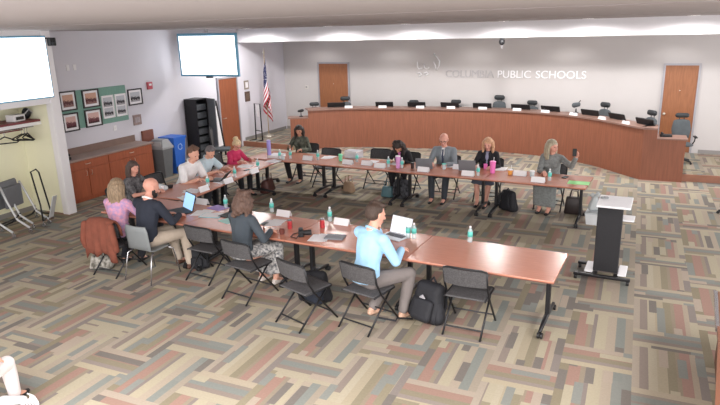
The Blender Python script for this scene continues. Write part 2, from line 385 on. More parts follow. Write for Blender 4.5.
# ================================================================= CHAIRS
def mk_fold():
    t = thing('folding_chair', '', 'chair')
    w = 0.25
    sh = MB()                                   # curved mesh back
    N = 8; vs = []; fs = []
    for j in range(3):
        for i in range(N+1):
            u = i/N*2-1; z = 0.60+j*0.105; y = -0.155-0.045*(j/2)-0.04*(1-u*u)
            vs.append((u*(w-0.005), y, z))
    for j in range(2):
        for i in range(N): a = j*(N+1)+i; fs.append([a, a+1, a+N+2, a+N+1])
    n = len(vs); vs += [(x, y-0.012, z) for x, y, z in vs]; fs2 = [[q+n for q in f][::-1] for f in fs]
    bd = [(j*(N+1)+i) for j, i in [(0, i) for i in range(N+1)]+[(j, N) for j in (1, 2)]+[(2, i) for i in range(N-1, -1, -1)]+[(1, 0)]]
    fs += fs2 + [[bd[(k+1) % len(bd)], bd[k], bd[k]+n, bd[(k+1) % len(bd)]+n] for k in range(len(bd))]
    sh.add(vs, fs).build('backrest', MESHB, t, smooth=False)
    MB().rbox(-w+0.02, w-0.02, -0.19, 0.24, 0.435, 0.46, 0.012).build('seat', MESHB, t)
    MB().tube([(-w+0.01, -0.19, 0.44), (-w+0.01, 0.22, 0.445), (-w+0.04, 0.25, 0.445), (w-0.04, 0.25, 0.445), (w-0.01, 0.22, 0.445), (w-0.01, -0.19, 0.44)], 0.011).build('seat_frame', BLACKM, t, smooth=True)
    for s in (-1, 1):
        MB().tube([(s*w, -0.2, 0.80), (s*w, -0.15, 0.6), (s*w, -0.06, 0.44), (s*w, 0.30, 0.0)], 0.013).build('leg', BLACKM, t, smooth=True)
        MB().tube([(s*(w-0.03), 0.17, 0.44), (s*(w-0.03), -0.30, 0.0)], 0.012).build('leg', BLACKM, t, smooth=True)
    MB().tube([(-w, -0.2, 0.80), (-w+0.05, -0.225, 0.822), (0, -0.24, 0.825), (w-0.05, -0.225, 0.822), (w, -0.2, 0.80)], 0.013).build('top_rail', BLACKM, t, smooth=True)
    MB().tube([(-w+0.03, -0.21, 0.085), (w-0.03, -0.21, 0.085)], 0.010).build('stretcher', BLACKM, t)
    MB().tube([(-w, 0.20, 0.12), (w, 0.20, 0.12)], 0.010).build('stretcher', BLACKM, t)
    return t
def fold(x, y, rz, label, group='black folding chairs at the tables'):
    return place('fold', mk_fold, (x, y, 0), R(rz), label, group)
fold(-5.45, 6.72, -6, 'empty black folding chair between the suited man and the woman in a dark sweater')
fold(-4.55, 6.36, -10, 'black folding chair under the woman in a dark sweater')
fold(-3.47, 5.98, -20, 'empty black folding chair turned out beside the man in the light blue shirt')
fold(-2.72, 6.18, -14, 'black folding chair under the man in the light blue shirt')
fold(-1.57, 6.50, -2, 'empty black folding chair at the bare right-hand table')
fold(-6.93, 6.42, 0, 'black folding chair with a rust brown coat over its back')
fold(-8.2, 7.95, -90, 'black folding chair under the dark-haired woman in a black top')
fold(-8.25, 8.95, -90, 'black folding chair under the man in the white polo shirt')
fold(-8.2, 9.85, -90, 'black folding chair under the grey-haired man in a pale blue shirt')
fold(-8.3, 10.95, -90, 'black folding chair under the woman in the magenta top')
fold(-7.1, 12.65, 180, 'black folding chair under the person in the green patterned jacket')
fold(-6.3, 12.2, 176, 'empty black folding chair right of the person in the green patterned jacket')
fold(-5.15, 12.45, 180, 'empty black folding chair left of the person bowed over the table')
fold(-4.42, 12.3, 180, 'black folding chair under the person bowed over the table')
fold(-3.5, 12.2, 180, 'black folding chair under the bald man in the grey suit')
fold(-2.6, 12.2, 180, 'black folding chair under the blonde woman in a black cardigan')
fold(-1.35, 12.0, 176, 'black folding chair under the woman holding up a phone')
# grey stacking chair
t = thing('stacking_chair', 'light grey plastic stacking chair under the man in the dark suit', 'chair', (-6.28, 6.42, 0), R(-4))
mb = MB(); N = 8; prof = [(-0.24, 0.84), (-0.235, 0.76), (-0.225, 0.66), (-0.21, 0.56), (-0.18, 0.48), (-0.12, 0.45), (0.0, 0.445), (0.14, 0.455), (0.21, 0.44)]
vs = []; fs = []
for j, (y, z) in enumerate(prof):
    ww = 0.22 if j else 0.19
    for i in range(N+1):
        u = i/N*2-1; vs.append((u*ww, y + (0.03*u*u if j < 4 else 0), z + (0.01*u*u if j > 4 else 0)))
for j in range(len(prof)-1):
    for i in range(N): a = j*(N+1)+i; fs.append([a, a+1, a+N+2, a+N+1])
n = len(vs); vs += [(x, y-0.012, z-0.012) for x, y, z in vs]; m_ = len(prof); bd = list(range(N+1)) + [j*(N+1)+N for j in range(1, m_)] + [(m_-1)*(N+1)+i for i in range(N-1, -1, -1)] + [j*(N+1) for j in range(m_-2, 0, -1)]
fs += [[q+n for q in f][::-1] for f in fs] + [[bd[(k+1) % len(bd)], bd[k], bd[k]+n, bd[(k+1) % len(bd)]+n] for k in range(len(bd))]
mb.add(vs, fs).build('seat_shell', mat('light_grey_plastic', '7c8183', 0.45, var=0.03), t, smooth=True)
for s in (-1, 1):
    MB().tube([(s*0.2, -0.12, 0.43), (s*0.235, -0.2, 0.4), (s*0.26, -0.29, 0.0)], 0.011).build('leg', CHROME, t, smooth=True)
    MB().tube([(s*0.2, 0.16, 0.43), (s*0.235, 0.22, 0.4), (s*0.26, 0.29, 0.0)], 0.011).build('leg', CHROME, t, smooth=True)
# coat over the chair
mb = MB(); cx = 0.29; NX, NZ = 14, 14; vs = []; fs = []
for side in (0, 1):
    pass
path = [(-0.30, 0.36), (-0.31, 0.44), (-0.31, 0.54), (-0.30, 0.65), (-0.285, 0.78), (-0.265, 0.865), (-0.22, 0.885), (-0.175, 0.865), (-0.16, 0.76), (-0.14, 0.62)]
for j, (y, z) in enumerate(path):
    for i in range(NX+1):
        u = i/NX*2-1; fold_ = 0.022*math.sin(i*1.9+j*0.3)*(1-j/12)
        wd = cx*(1.0-0.15*(z > 0.8)); dz = 0 if j > 4 else (0.05*math.sin(i*0.9)-0.10*abs(u)**3)*(1-j/5)
        vs.append((u*wd, y+fold_, z+dz-0.04*u*u*(z > 0.8)))
for j in range(len(path)-1):
    for i in range(NX): a = j*(NX+1)+i; fs.append([a, a+1, a+NX+2, a+NX+1])
o = mb.add(vs, fs)
ct = thing('coat', 'rust brown coat draped over the back of the leftmost near chair', 'coat', (-6.93, 6.42, 0.0), 0)
RUST = mat('rust_brown_suede', '7a4333', 0.85, var=0.12, scale=9, bump=0.3, bscale=30)
o = mb.build('coat_body', RUST, ct, smooth=True); sm = o.modifiers.new('s', 'SOLIDIFY'); sm.thickness = 0.02; sm.offset = 1
for s in (-1, 1):
    MB().hull([((s*0.25, -0.30, 0.80), (0.05, 0.05, 0.05)), ((s*0.30, -0.31, 0.55), (0.055, 0.05, 0.05))]).hull([((s*0.30, -0.31, 0.55), (0.055, 0.05, 0.05)), ((s*0.295, -0.29, 0.44), (0.05, 0.04, 0.03))]).build('sleeve', RUST, ct, smooth=True)
# ---------------------------------------------------------------- dais chairs
def mk_exec():
    t = thing('executive_chair', '', 'chair')
    MB().hull([((0, 0.2, 0.53), (0.24, 0.05, 0.05)), ((0, -0.2, 0.52), (0.22, 0.05, 0.05))]).build('seat', GREYU, t, smooth=True)
    MB().hull([((0, -0.24, 0.66), (0.19, 0.045, 0.08)), ((0, -0.28, 0.88), (0.225, 0.045, 0.09)), ((0, -0.31, 1.08), (0.19, 0.04, 0.07))]).build('backrest', GREYU, t, smooth=True)
    MB().hull([((-0.1, -0.31, 1.25), (0.055, 0.04, 0.065)), ((0.1, -0.31, 1.25), (0.055, 0.04, 0.065))]).build('headrest', mat('black_headrest_leather', '2c3033', 0.5, var=0.1), t, smooth=True)
    MB().tube([(-0.05, -0.335, 1.05), (-0.05, -0.335, 1.22)], 0.01).tube([(0.05, -0.335, 1.05), (0.05, -0.335, 1.22)], 0.01).build('headrest_post', BLACKP, t)
    for s in (-1, 1):
        MB().tube([(s*0.25, -0.1, 0.5), (s*0.29, -0.08, 0.6), (s*0.29, -0.05, 0.7)], 0.015).rbox(s*0.29-0.035, s*0.29+0.035, -0.18, 0.1, 0.7, 0.73, 0.01).build('armrest', BLACKP, t)
    MB().tube([(0, 0, 0.12), (0, 0, 0.5)], 0.03).build('column', BLACKP, t)
    b = MB()
    for k in range(5):
        a = 2*PI*k/5; b.tube([(0, 0, 0.13), (0.28*math.cos(a), 0.28*math.sin(a), 0.07)], [0.03, 0.018])
        b.ball((0.28*math.cos(a), 0.28*math.sin(a), 0.03), 0.03, 1)
    b.build('base', BLACKP, t)
    return t
def at_wall(px, off):
    "point behind the dais, off metres from its front, along the ray's bearing at pixel px"
    d = FWD*F + RT*(px-360) + UPV*(202.5-105)
    best = None
    for p in smooth_arc(offset(PAN, off), 3):
        e = abs(p[0]*d.y - p[1]*d.x)/math.hypot(d.x, d.y)
        if best is None or e < best[0]: best = (e, p)
    p = best[1]; i = min(range(len(PAN)), key=lambda k: (PAN[k][0]-p[0])**2+(PAN[k][1]-p[1])**2)
    a = Vector(PAN[max(0, i-1)]); b = Vector(PAN[min(len(PAN)-1, i+1)]); t = b-a
    return p[0], p[1], math.atan2(t.y, t.x)
for px, dz, lab in ((317, -0.12, 'dark swivel chair behind the dais beside the left back door'), (346, 0.0, 'dark swivel chair behind the dais in front of the left back door'), (413, -0.10, 'low grey swivel chair behind the dais under the wall emblem'), (453, -0.08, 'grey swivel chair behind the dais left of the tall-headrest chair'),
                    (496, 0.05, 'swivel chair with raised headrest behind the middle of the dais'), (529, -0.05, 'grey swivel chair behind the dais under the end of the lettering'), (596, 0.03, 'swivel chair with raised headrest behind the right part of the dais'), (641, 0.0, 'grey swivel chair behind the dais just left of the right door')):
    x, y, a = at_wall(px, 0.45)
    o = place('exec', mk_exec, (x, y, 0.15), a+PI, lab, 'swivel chairs behind the dais'); o.location.z = 0.15; o.scale = (1, 1, 1+dz*0.9)
p = at(679, 163, 0.15)
place('exec', mk_exec, (p.x, p.y, 0.15), R(185), 'full grey swivel chair standing in the open beside the right door', 'swivel chairs behind the dais')
# monitors, name plates on dais
def mk_mon():
    t = thing('desk_monitor', '', 'monitor')
    MB().rbox(-0.27, 0.27, -0.02, 0.015, 0.0, 0.16, 0.006, Mx=Matrix.Rotation(R(25), 4, 'X')).build('screen_housing', BLACKP, t)
    MB().rbox(-0.08, 0.08, -0.05, 0.1, 0.0, 0.012, 0.004).build('stand', BLACKP, t)
    return t
for px, lab in ((337, 'in front of the left back door'), (383, 'right of the left back door'), (417, 'below the wall emblem'), (450, 'below the start of the lettering'), (483, 'left of the middle raised headrest'), (520, 'below the middle of the lettering'), (552, 'below the end of the lettering'), (592, 'left of the right raised headrest'), (619, 'right of the right raised headrest'), (648, 'at the right end of the dais')):
    x, y, a = at_wall(px, 0.34)
    place('mon', mk_mon, (x, y, DT), a, 'low black desk monitor on the dais ' + lab, 'black monitors along the dais')
def mk_plate():
    t = thing('name_plate', '', 'name plate')
    MB().prism([(-0.02, 0), (0.03, 0), (0.005, 0.07)], -0.12, 0.12, Mx=Matrix.Rotation(PI/2, 4, 'Y') @ Matrix.Rotation(PI/2, 4, 'Z')).build('plate', PAPER, t)
    return t
for px, lab in ((348, 'first from the left door'), (384, 'second from the left door'), (419.5, 'below the wall emblem'), (452, 'below the first letters of the wall sign'), (483, 'above the bald man in grey'), (516.5, 'above the blonde woman in a black cardigan'), (546, 'behind the woman holding up a phone'), (575, 'third from the right end'), (602.5, 'second from the right end'), (627.5, 'at the right end')):
    x, y, a = at_wall(px, 0.02)
    place('plate', mk_plate, (x, y, DT), a, 'white name plate on the dais edge ' + lab, 'white name plates on the dais')
# microphone / camera cluster on dais (right) and small gear on the left low desk
x, y, a = at_wall(577, 0.42)
t = thing('desk_microphone', 'dark desk microphone with fuzzy head standing on the right of the dais', 'microphone', (x, y, DT), a)
MB().lathe([(0.07, 0), (0.07, 0.02), (0.02, 0.03), (0.012, 0.12)], 16).build('base', BLACKP, t)
MB().hull([((-0.06, 0, 0.2), 0.07), ((0.06, 0, 0.23), 0.06)]).build('microphone_head', GREYU, t, smooth=True)
MB().tube([(0.05, 0, 0.26), (0.12, 0, 0.34)], 0.012).build('antenna', BLACKP, t)
t = thing('desk_microphone', 'small dark microphone on the low left end of the dais', 'microphone', (-9.2, 16.2, 0.96), 0.3)
MB().lathe([(0.06, 0), (0.06, 0.02), (0.015, 0.03), (0.012, 0.14)], 14).build('base', BLACKP, t)
MB().hull([((-0.07, 0, 0.17), 0.035), ((0.05, 0, 0.19), 0.045)]).build('microphone_head', BLACKP, t, smooth=True)
t = thing('desk_telephone', 'black telephone on the low right worktop of the dais', 'telephone', (0.72, 15.2, 0.97), 0.1)
MB().rbox(-0.14, 0.1, -0.09, 0.09, 0, 0.05, 0.01).build('telephone_body', BLACKP, t)
MB().hull([((-0.1, -0.07, 0.07), 0.025), ((-0.1, 0.07, 0.07), 0.025)]).build('handset', BLACKP, t)
# ================================================================= BACK WALL things
FA = math.atan2(-0.07, 1)
def text_obj(name, body, size, loc, rot, m, extr=0.012, parent=None, spacing=1.0, width=None):
    c = bpy.data.curves.new(name, 'FONT'); c.body = body; c.size = size; c.extrude = extr; c.space_character = spacing; c.align_x = 'LEFT'
    tmp = bpy.data.objects.new(name, c); COL.objects.link(tmp); bpy.context.view_layer.update()
    me = bpy.data.meshes.new_from_object(tmp.evaluated_get(bpy.context.evaluated_depsgraph_get())); bpy.data.objects.remove(tmp)
    if width:
        xs = [v.co.x for v in me.vertices]; k = width/(max(xs)-min(xs)); x0 = min(xs)
        for v in me.vertices: v.co.x = (v.co.x-x0)*k
    me.materials.clear(); me.materials.append(m)
    o = bpy.data.objects.new(name, me); COL.objects.link(o); o.location = loc; o.rotation_euler = rot
    if parent: o.parent = parent
    return o
SIGN = mat('satin_silver_letters', 'f4f4f6', 0.35, 0.25, var=0.02)
SIGN2 = mat('shaded_silver_letters', 'b9b6b8', 0.4, 0.3, var=0.02)  # shaded copy of the silver letters, dimmer light put into the colour
def wallp(px, py):
    d = FWD*F + RT*(px-360) + UPV*(202.5-py); k = (17.8+0.07*1.6)/(d.y+0.07*d.x); return Vector((d.x*k, d.y*k, CH+d.z*k))
p0 = wallp(446, 77); p1 = wallp(586, 78.4)
sg = thing('wall_lettering', 'raised silver school district lettering on the wall above the dais', 'sign', (p0.x, p0.y-0.02, p0.z), FA)
W = (p1-p0).length
text_obj('first_word', 'COLUMBIA', 0.30, (0, 0, 0), (PI/2, 0, 0), SIGN2, parent=sg, width=W*0.365)['label'] = 'first word of the silver lettering, coloured as if in shade'
text_obj('second_word', 'PUBLIC', 0.30, (W*0.395, 0, 0), (PI/2, 0, 0), SIGN, parent=sg, width=W*0.235)
text_obj('third_word', 'SCHOOLS', 0.30, (W*0.665, 0, 0), (PI/2, 0, 0), SIGN, parent=sg, width=W*0.335)
lg = thing('wall_emblem', 'white linear emblem of small curved strokes left of the wall lettering', 'emblem', wallp(416, 79)-Vector((0, 0.015, 0)), FA)
sc = (wallp(440, 79)-wallp(416, 79)).length/24
def stroke(pts, r=0.02):
    MB().tube([((x-416)*sc, 0, (79-y)*sc) for x, y in pts], r, 6).build('stroke', SIGN, lg, smooth=True)
stroke([(417.5, 63), (417.8, 68), (419, 69.5), (422.5, 69)]); stroke([(424, 65), (424.8, 68.5), (427, 69.5), (429.5, 68.5)])
stroke([(417, 74), (420, 73), (422, 74.5), (419.5, 76.5)]); stroke([(423.5, 74), (427, 72.5), (428.5, 74), (425, 76)])
stroke([(434, 57), (437, 59), (439.5, 62.5), (439, 67), (437, 70.5)]); stroke([(433.5, 63), (435.5, 66.5), (436, 70)]); stroke([(433.8, 56), (434.8, 56.4)], 0.03)
# camera under bulkhead
x = -3.15; t = thing('ceiling_camera', 'small dark camera hanging under the bulkhead above the lettering', 'camera', (x, bk(x)-0.02, 3.17), 0)
MB().rbox(-0.05, 0.05, -0.02, 0.1, -0.02, 0.0, 0.004).build('mount', BLACKP, t)
MB().ball((0, 0.03, -0.1), (0.075, 0.075, 0.085)).build('camera_body', BLACKP, t, smooth=True)
MB().tube([(0, 0.03, -0.17), (0, 0.03, -0.26)], 0.012).build('sensor_stem', GREYM, t)
t = thing('thermostat', 'small white thermostat on the back wall at its left corner', 'thermostat', (-10.3, wy(-10.3)-0.002, 1.55), FA)
MB().rbox(-0.06, 0.06, -0.03, 0, 0, 0.12, 0.006).build('cover', mat('offwhite_plastic', 'cfcac4', 0.5), t); MB().box(-0.03, 0.03, -0.032, -0.028, 0.05, 0.09).build('display', GREYP, t)
# ================================================================= LEFT WALL things
def photo_mat(name, back, fig, low):
    m = bpy.data.materials.new(name); m.use_nodes = True; nt = m.node_tree; b = nt.nodes['Principled BSDF']; b.inputs['Roughness'].default_value = 0.25
    tc = nt.nodes.new('ShaderNodeTexCoord'); sp = nt.nodes.new('ShaderNodeSeparateXYZ'); nt.links.new(tc.outputs['Generated'], sp.inputs[0])
    v = nt.nodes.new('ShaderNodeTexVoronoi'); v.inputs['Scale'].default_value = 9; nt.links.new(tc.outputs['Generated'], v.inputs['Vector'])
    a = nt.nodes.new('ShaderNodeMath'); a.operation = 'MULTIPLY_ADD'; nt.links.new(v.outputs[0], a.inputs[0]); a.inputs[1].default_value = 0.28; nt.links.new(sp.outputs[2], a.inputs[2])
    r = nt.nodes.new('ShaderNodeValToRGB'); cr = r.color_ramp; cr.elements[0].color = rgb(low); cr.elements[1].color = rgb(back); cr.elements[1].position = 0.72
    e = cr.elements.new(0.3); e.color = rgb(low); e = cr.elements.new(0.38); e.color = rgb(fig); e = cr.elements.new(0.62); e.color = rgb(fig)
    nt.links.new(a.outputs[0], r.inputs[0]); nt.links.new(r.outputs[0], b.inputs['Base Color']); return m
PH = [photo_mat('group_photo_warm', 'c9a08c', '5a3438', '8c6a68'), photo_mat('group_photo_rose', 'd4b0aa', '6c4048', '4a2f35'), photo_mat('group_photo_grey', 'b8bcc4', '3a3c42', 'a2a2a6')]
GB = mat('green_felt_board', '779c90', 0.9, var=0.04, scale=20)
t = thing('notice_board', 'green felt notice board on the left wall behind the framed photographs', 'notice board', (WX, 9.35, 1.48))
MB().rbox(0.001, 0.02, 0, 1.92, 0, 0.83, 0.004).build('felt_panel', GB, t)
def picture(y0, y1, z0, z1, photos, m, label, name='framed_photograph', fm=FRAMEB, fw=0.03, d0=0.021, mt=0.05, group=None):
    t = thing(name, label, 'picture', (WX+d0, y0, z0), 0, group); W_, H_ = y1-y0, z1-z0
    MB().box(0, 0.025, 0, fw, 0, H_).box(0, 0.025, W_-fw, W_, 0, H_).box(0, 0.025, fw, W_-fw, 0, fw).box(0, 0.025, fw, W_-fw, H_-fw, H_).build('frame', fm, t)
    MB().box(0, 0.012, fw, W_-fw, fw, H_-fw).build('mat_board', PAPER, t)
    n = photos
    for k in range(n):
        a = fw+mt; zz0 = fw+mt+(H_-2*fw-2*mt)*k/n; zz1 = fw+mt+(H_-2*fw-2*mt)*(k+1)/n-(0.025 if k < n-1 else 0)
        MB().box(0.012, 0.015, a, W_-a, zz0, zz1).build('photograph', m, t)
    return t
G = 'framed group photographs on the green board'
picture(9.36, 9.79, 1.90, 2.32, 1, PH[0], 'black-framed group photograph, upper left on the green board', group=G)
picture(9.96, 10.43, 1.90, 2.30, 1, PH[0], 'black-framed group photograph, upper right of the two dark rows on the board', group=G)
picture(9.36, 9.78, 1.45, 1.85, 1, PH[1], 'black-framed group photograph, lower left on the green board', group=G)
picture(9.96, 10.43, 1.47, 1.86, 1, PH[1], 'black-framed group photograph, lower right of the two dark rows on the board', group=G)
G = 'white photo sheets on the green board'
picture(10.49, 10.84, 1.60, 2.12, 2, PH[2], 'left white sheet with two grey photographs on the green board', 'photo_sheet', WHITE, 0.015, mt=0.03, group=G)
picture(10.89, 11.23, 1.60, 2.12, 2, PH[2], 'right white sheet with two grey photographs on the green board', 'photo_sheet', WHITE, 0.015, mt=0.03, group=G)
picture(11.33, 11.80, 1.80, 2.19, 1, PH[2], 'black-framed grey photograph hanging right of the green board', d0=0.001)
t = thing('wall_plaque', 'small brown plaque on the left wall below the single framed photograph', 'plaque', (WX, 11.41, 1.31))
MB().rbox(0, 0.02, 0, 0.27, 0, 0.25, 0.005).build('plaque_board', mat('plaque_brown', '94807c', 0.6, var=0.15, scale=14), t)
MB().box(0.02, 0.023, 0.05, 0.22, 0.06, 0.19).build('plaque_plate', mat('plaque_plate_grey', 'a3989a', 0.5, var=0.15, scale=25), t)
t = thing('wall_switch', 'white switch plate on the wall below the green board', 'switch', (WX, 10.76, 1.28)); MB().rbox(0, 0.01, 0, 0.1, 0, 0.12, 0.003).build('plate', WHITE, t); MB().box(0.01, 0.02, 0.04, 0.06, 0.045, 0.075).build('toggle', WHITE, t)
t = thing('fire_alarm', 'small red fire alarm box on the left wall', 'fire alarm', (WX, 12.0, 2.13)); MB().rbox(0, 0.05, 0, 0.17, 0, 0.18, 0.01).build('alarm_housing', mat('alarm_red', 'b8505c', 0.5, var=0.05), t); MB().rbox(0.05, 0.06, 0.04, 0.13, 0.09, 0.14, 0.003).build('alarm_lens', WHITE, t)
for y_, lb in ((9.68, 'small white socket plate high on the left wall, the left one'), (9.86, 'small white socket plate high on the left wall, the right one')):
    t = thing('wall_socket', lb, 'socket', (WX, y_, 2.74), 0, 'high socket plates'); MB().rbox(0, 0.01, 0, 0.08, 0, 0.12, 0.003).build('plate', WHITE, t)
t = thing('wall_plaque', 'small pale framed notice above the dark plaque beside the brown door', 'plaque', (WX, 16.22, 1.74)); MB().rbox(0, 0.02, 0, 0.24, 0, 0.27, 0.005).build('frame', mat('beige_frame', '8f8378', 0.5, var=0.05), t); MB().box(0.02, 0.023, 0.05, 0.19, 0.05, 0.22).build('notice', PAPER, t)
t = thing('wall_plaque', 'dark wooden plaque below the pale notice beside the brown door', 'plaque', (WX, 16.22, 1.36)); MB().rbox(0, 0.025, 0, 0.26, 0, 0.31, 0.005).build('plaque_board', mat('dark_plaque_wood', '5d4a42', 0.5, var=0.08), t); MB().box(0.025, 0.028, 0.05, 0.21, 0.06, 0.25).build('plaque_plate', mat('dark_bronze', '7b6a5c', 0.4, 0.4), t)
# cabinets
for k, (y0, y1, lab) in enumerate(((8.8, 9.98, 'cherry base cabinet unit nearest the white wall end'), (9.98, 11.36, 'cherry base cabinet unit next to the grey trash bin'))):
    t = thing('base_cabinet', lab, 'cabinet', (0, 0, 0), 0, 'cherry base cabinets')
    MB().box(WX+0.015, -10.67, y0+0.003, y1-0.003, 0.08, 0.9).box(WX+0.015, -10.72, y0+0.003, y1-0.003, 0, 0.08).build('cabinet_body', CABW, t)
    nd = 2; w_ = (y1-y0)/nd
    for d in range(nd):
        a, b = y0+d*w_+0.008, y0+(d+1)*w_-0.008
        dr = MB().rbox(-10.67, -10.65, a, b, 0.1, 0.70, 0.003).build('cabinet_door', CABW, t)
        hy = b-0.06 if d == 0 else a+0.06
        MB().tube([(-10.65, hy, 0.66), (-10.62, hy, 0.66), (-10.62, hy, 0.56), (-10.65, hy, 0.56)], 0.005).build('door_handle', BRASS, dr)
    dr = MB().rbox(-10.67, -10.65, y0+0.008, y1-0.008, 0.715, 0.885, 0.003).build('drawer', CABW, t); c_ = (y0+y1)/2
    MB().tube([(-10.65, c_-0.06, 0.81), (-10.62, c_-0.06, 0.81), (-10.62, c_+0.06, 0.81), (-10.65, c_+0.06, 0.81)], 0.006).build('handle', BRASS, dr)
tag(MB().rbox(WX+0.02, -10.62, 8.78, 11.39, 0.9, 0.94, 0.006).build('countertop', CABT), 'taupe laminate countertop over the cherry base cabinets', 'countertop')
tag(MB().rbox(WX, WX+0.02, 8.78, 11.39, 0.9, 1.09, 0.004).build('backsplash', mat('backsplash_brown', '7d665c', 0.5, var=0.05)), 'brown backsplash board behind the taupe countertop', 'backsplash')
t = thing('desk_telephone', 'black telephone on the countertop beside the white wall end', 'telephone', (-10.85, 9.0, 0.94), 0.1); MB().rbox(-0.09, 0.09, -0.1, 0.1, 0, 0.06, 0.01).build('telephone_body', BLACKP, t); MB().hull([((0.05, -0.07, 0.1), 0.03), ((0.05, 0.08, 0.1), 0.03)]).build('handset', BLACKP, t)
# bins
GB2 = mat('grey_bin_plastic', '6d7174', 0.5, var=0.04); BB = mat('blue_bin_plastic', '2f6fd6', 0.45, var=0.04)
t = thing('trash_bin', 'tall grey slim trash bin with swing lid beside the cabinets', 'bin', (-10.68, 11.70, 0), 0)
def frust(mb, w0, d0, w1, d1, z0, z1):
    vs = [(-w0, -d0, z0), (w0, -d0, z0), (w0, d0, z0), (-w0, d0, z0), (-w1, -d1, z1), (w1, -d1, z1), (w1, d1, z1), (-w1, d1, z1)]
    return mb.add(vs, [[3, 2, 1, 0], [4, 5, 6, 7], [0, 1, 5, 4], [1, 2, 6, 5], [2, 3, 7, 6], [3, 0, 4, 7]])
frust(MB(), 0.17, 0.13, 0.21, 0.18, 0, 0.74).build('bin_body', GB2, t)
lid = frust(frust(MB(), 0.23, 0.2, 0.23, 0.2, 0.72, 0.77), 0.22, 0.19, 0.16, 0.1, 0.77, 0.95).build('bin_lid', mat('light_grey_lid', '9c9fa2', 0.5, var=0.04), t)
MB().box(-0.16, 0.16, -0.175, -0.15, 0.79, 0.9).build('lid_flap', mat('lid_flap_grey', 'b4b6b8', 0.5), lid)
t = thing('recycling_bin', 'tall blue recycling bin beside the grey trash bin', 'bin', (-10.75, 12.22, 0), 0)
frust(MB(), 0.18, 0.15, 0.23, 0.22, 0, 0.9).build('bin_body', BB, t)
frust(MB(), 0.25, 0.24, 0.25, 0.24, 0.88, 0.94).build('bin_rim', BB, t)
sy_ = MB()
for k in range(3):
    a0 = 2*PI*k/3; pts = [(0.226, 0.075*math.cos(a0+a), 0.68+0.075*math.sin(a0+a)) for a in (0, 0.4, 0.8, 1.2, 1.5)]
    sy_.tube(pts, 0.011, 6).tube([pts[-1], (0.226, pts[-1][1]*1.05+0.001, pts[-1][2]-0.001), (0.226, 0.055*math.cos(a0+1.95), 0.68+0.055*math.sin(a0+1.95))], [0.026, 0.018, 0.002], 6)
sy_.build('recycling_symbol', mat('pale_blue_print', 'a9c6f4', 0.6), t)
tag(MB().rbox(WX+0.0, WX+0.06, 11.62, 12.0, 0.85, 1.14, 0.01).build('wooden_board', mat('red_brown_panel', '7b4a3a', 0.5, var=0.08)), 'small red-brown wooden panel on the wall behind the bins', 'panel')
# AV rack with open door
t = thing('equipment_rack', 'tall black equipment rack with its grey mesh door standing open', 'rack', (-10.98, 13.55, 0), 0)
MB().box(-0.2, 0.2, -0.24, -0.21, 0, 1.75).box(-0.2, 0.2, 0.21, 0.24, 0, 1.75).box(-0.2, 0.2, -0.21, 0.21, 1.72, 1.75).box(-0.2, 0.2, -0.21, 0.21, 0, 0.05).box(-0.2, -0.18, -0.21, 0.21, 0.05, 1.72).build('rack_frame', BLACKM, t)
for k in range(7): MB().rbox(-0.17, 0.18, -0.20, 0.20, 0.12+k*0.22, 0.28+k*0.22, 0.005).build('rack_unit', mat('rack_unit_grey', '55595e', 0.5, 0.3, var=0.2, scale=30), t)
MB().rbox(0, 0.36, -0.012, 0.012, 0.03, 1.74, 0.005, Mx=Matrix.Translation((0.21, 0.24, 0)) @ Matrix.Rotation(R(-18), 4, 'Z')).build('rack_door', mat('grey_perforated_steel', '85878c', 0.5, 0.4, var=0.12, scale=50), t)
t = thing('whiteboard_easel', 'white board leaning in a black frame between the rack and the brown door', 'easel', (-10.95, 14.15, 0), 0)
MB().tube([(0.1, -0.2, 0), (0, 0.0, 1.6)], 0.03).tube([(0.1, 0.4, 0), (0, 0.25, 1.6)], 0.03).tube([(0, 0, 1.55), (0, 0.25, 1.55)], 0.03).build('easel_frame', BLACKM, t)
MB().add([(0.09, -0.12, 0.3), (0.09, 0.33, 0.3), (0.02, 0.22, 1.45), (0.02, 0.13, 1.45), (0.07, -0.12, 0.3), (0.07, 0.33, 0.3), (0.0, 0.22, 1.45), (0.0, 0.13, 1.45)], [[0, 1, 2, 3], [7, 6, 5, 4], [1, 0, 4, 5], [2, 1, 5, 6], [3, 2, 6, 7], [0, 3, 7, 4]]).build('white_board', WHITE, t)
t = thing('office_chair', 'black office chair back in front of the equipment rack', 'chair', (-10.1, 13.0, 0), R(-60))
MB().tube([(-0.22, 0, 0.6), (-0.2, -0.03, 1.0), (0, -0.04, 1.08), (0.2, -0.03, 1.0), (0.22, 0, 0.6), (0, 0.0, 0.55)], 0.02, closed=True).build('back_frame', BLACKM, t, smooth=True)
MB().rbox(-0.2, 0.2, -0.02, 0.0, 0.6, 1.02, 0.01).build('backrest', MESHB, t); MB().rbox(-0.23, 0.23, 0.0, 0.44, 0.46, 0.52, 0.02).build('seat', GREYU, t)
MB().tube([(0, 0.2, 0.1), (0, 0.2, 0.46)], 0.03).build('column', BLACKM, t)
b = MB()
for k in range(5): a = 2*PI*k/5; b.tube([(0, 0.2, 0.12), (0.26*math.cos(a), 0.2+0.26*math.sin(a), 0.04)], [0.03, 0.02]).ball((0.26*math.cos(a), 0.2+0.26*math.sin(a), 0.03), 0.03, 1)
b.build('base', BLACKM, t)
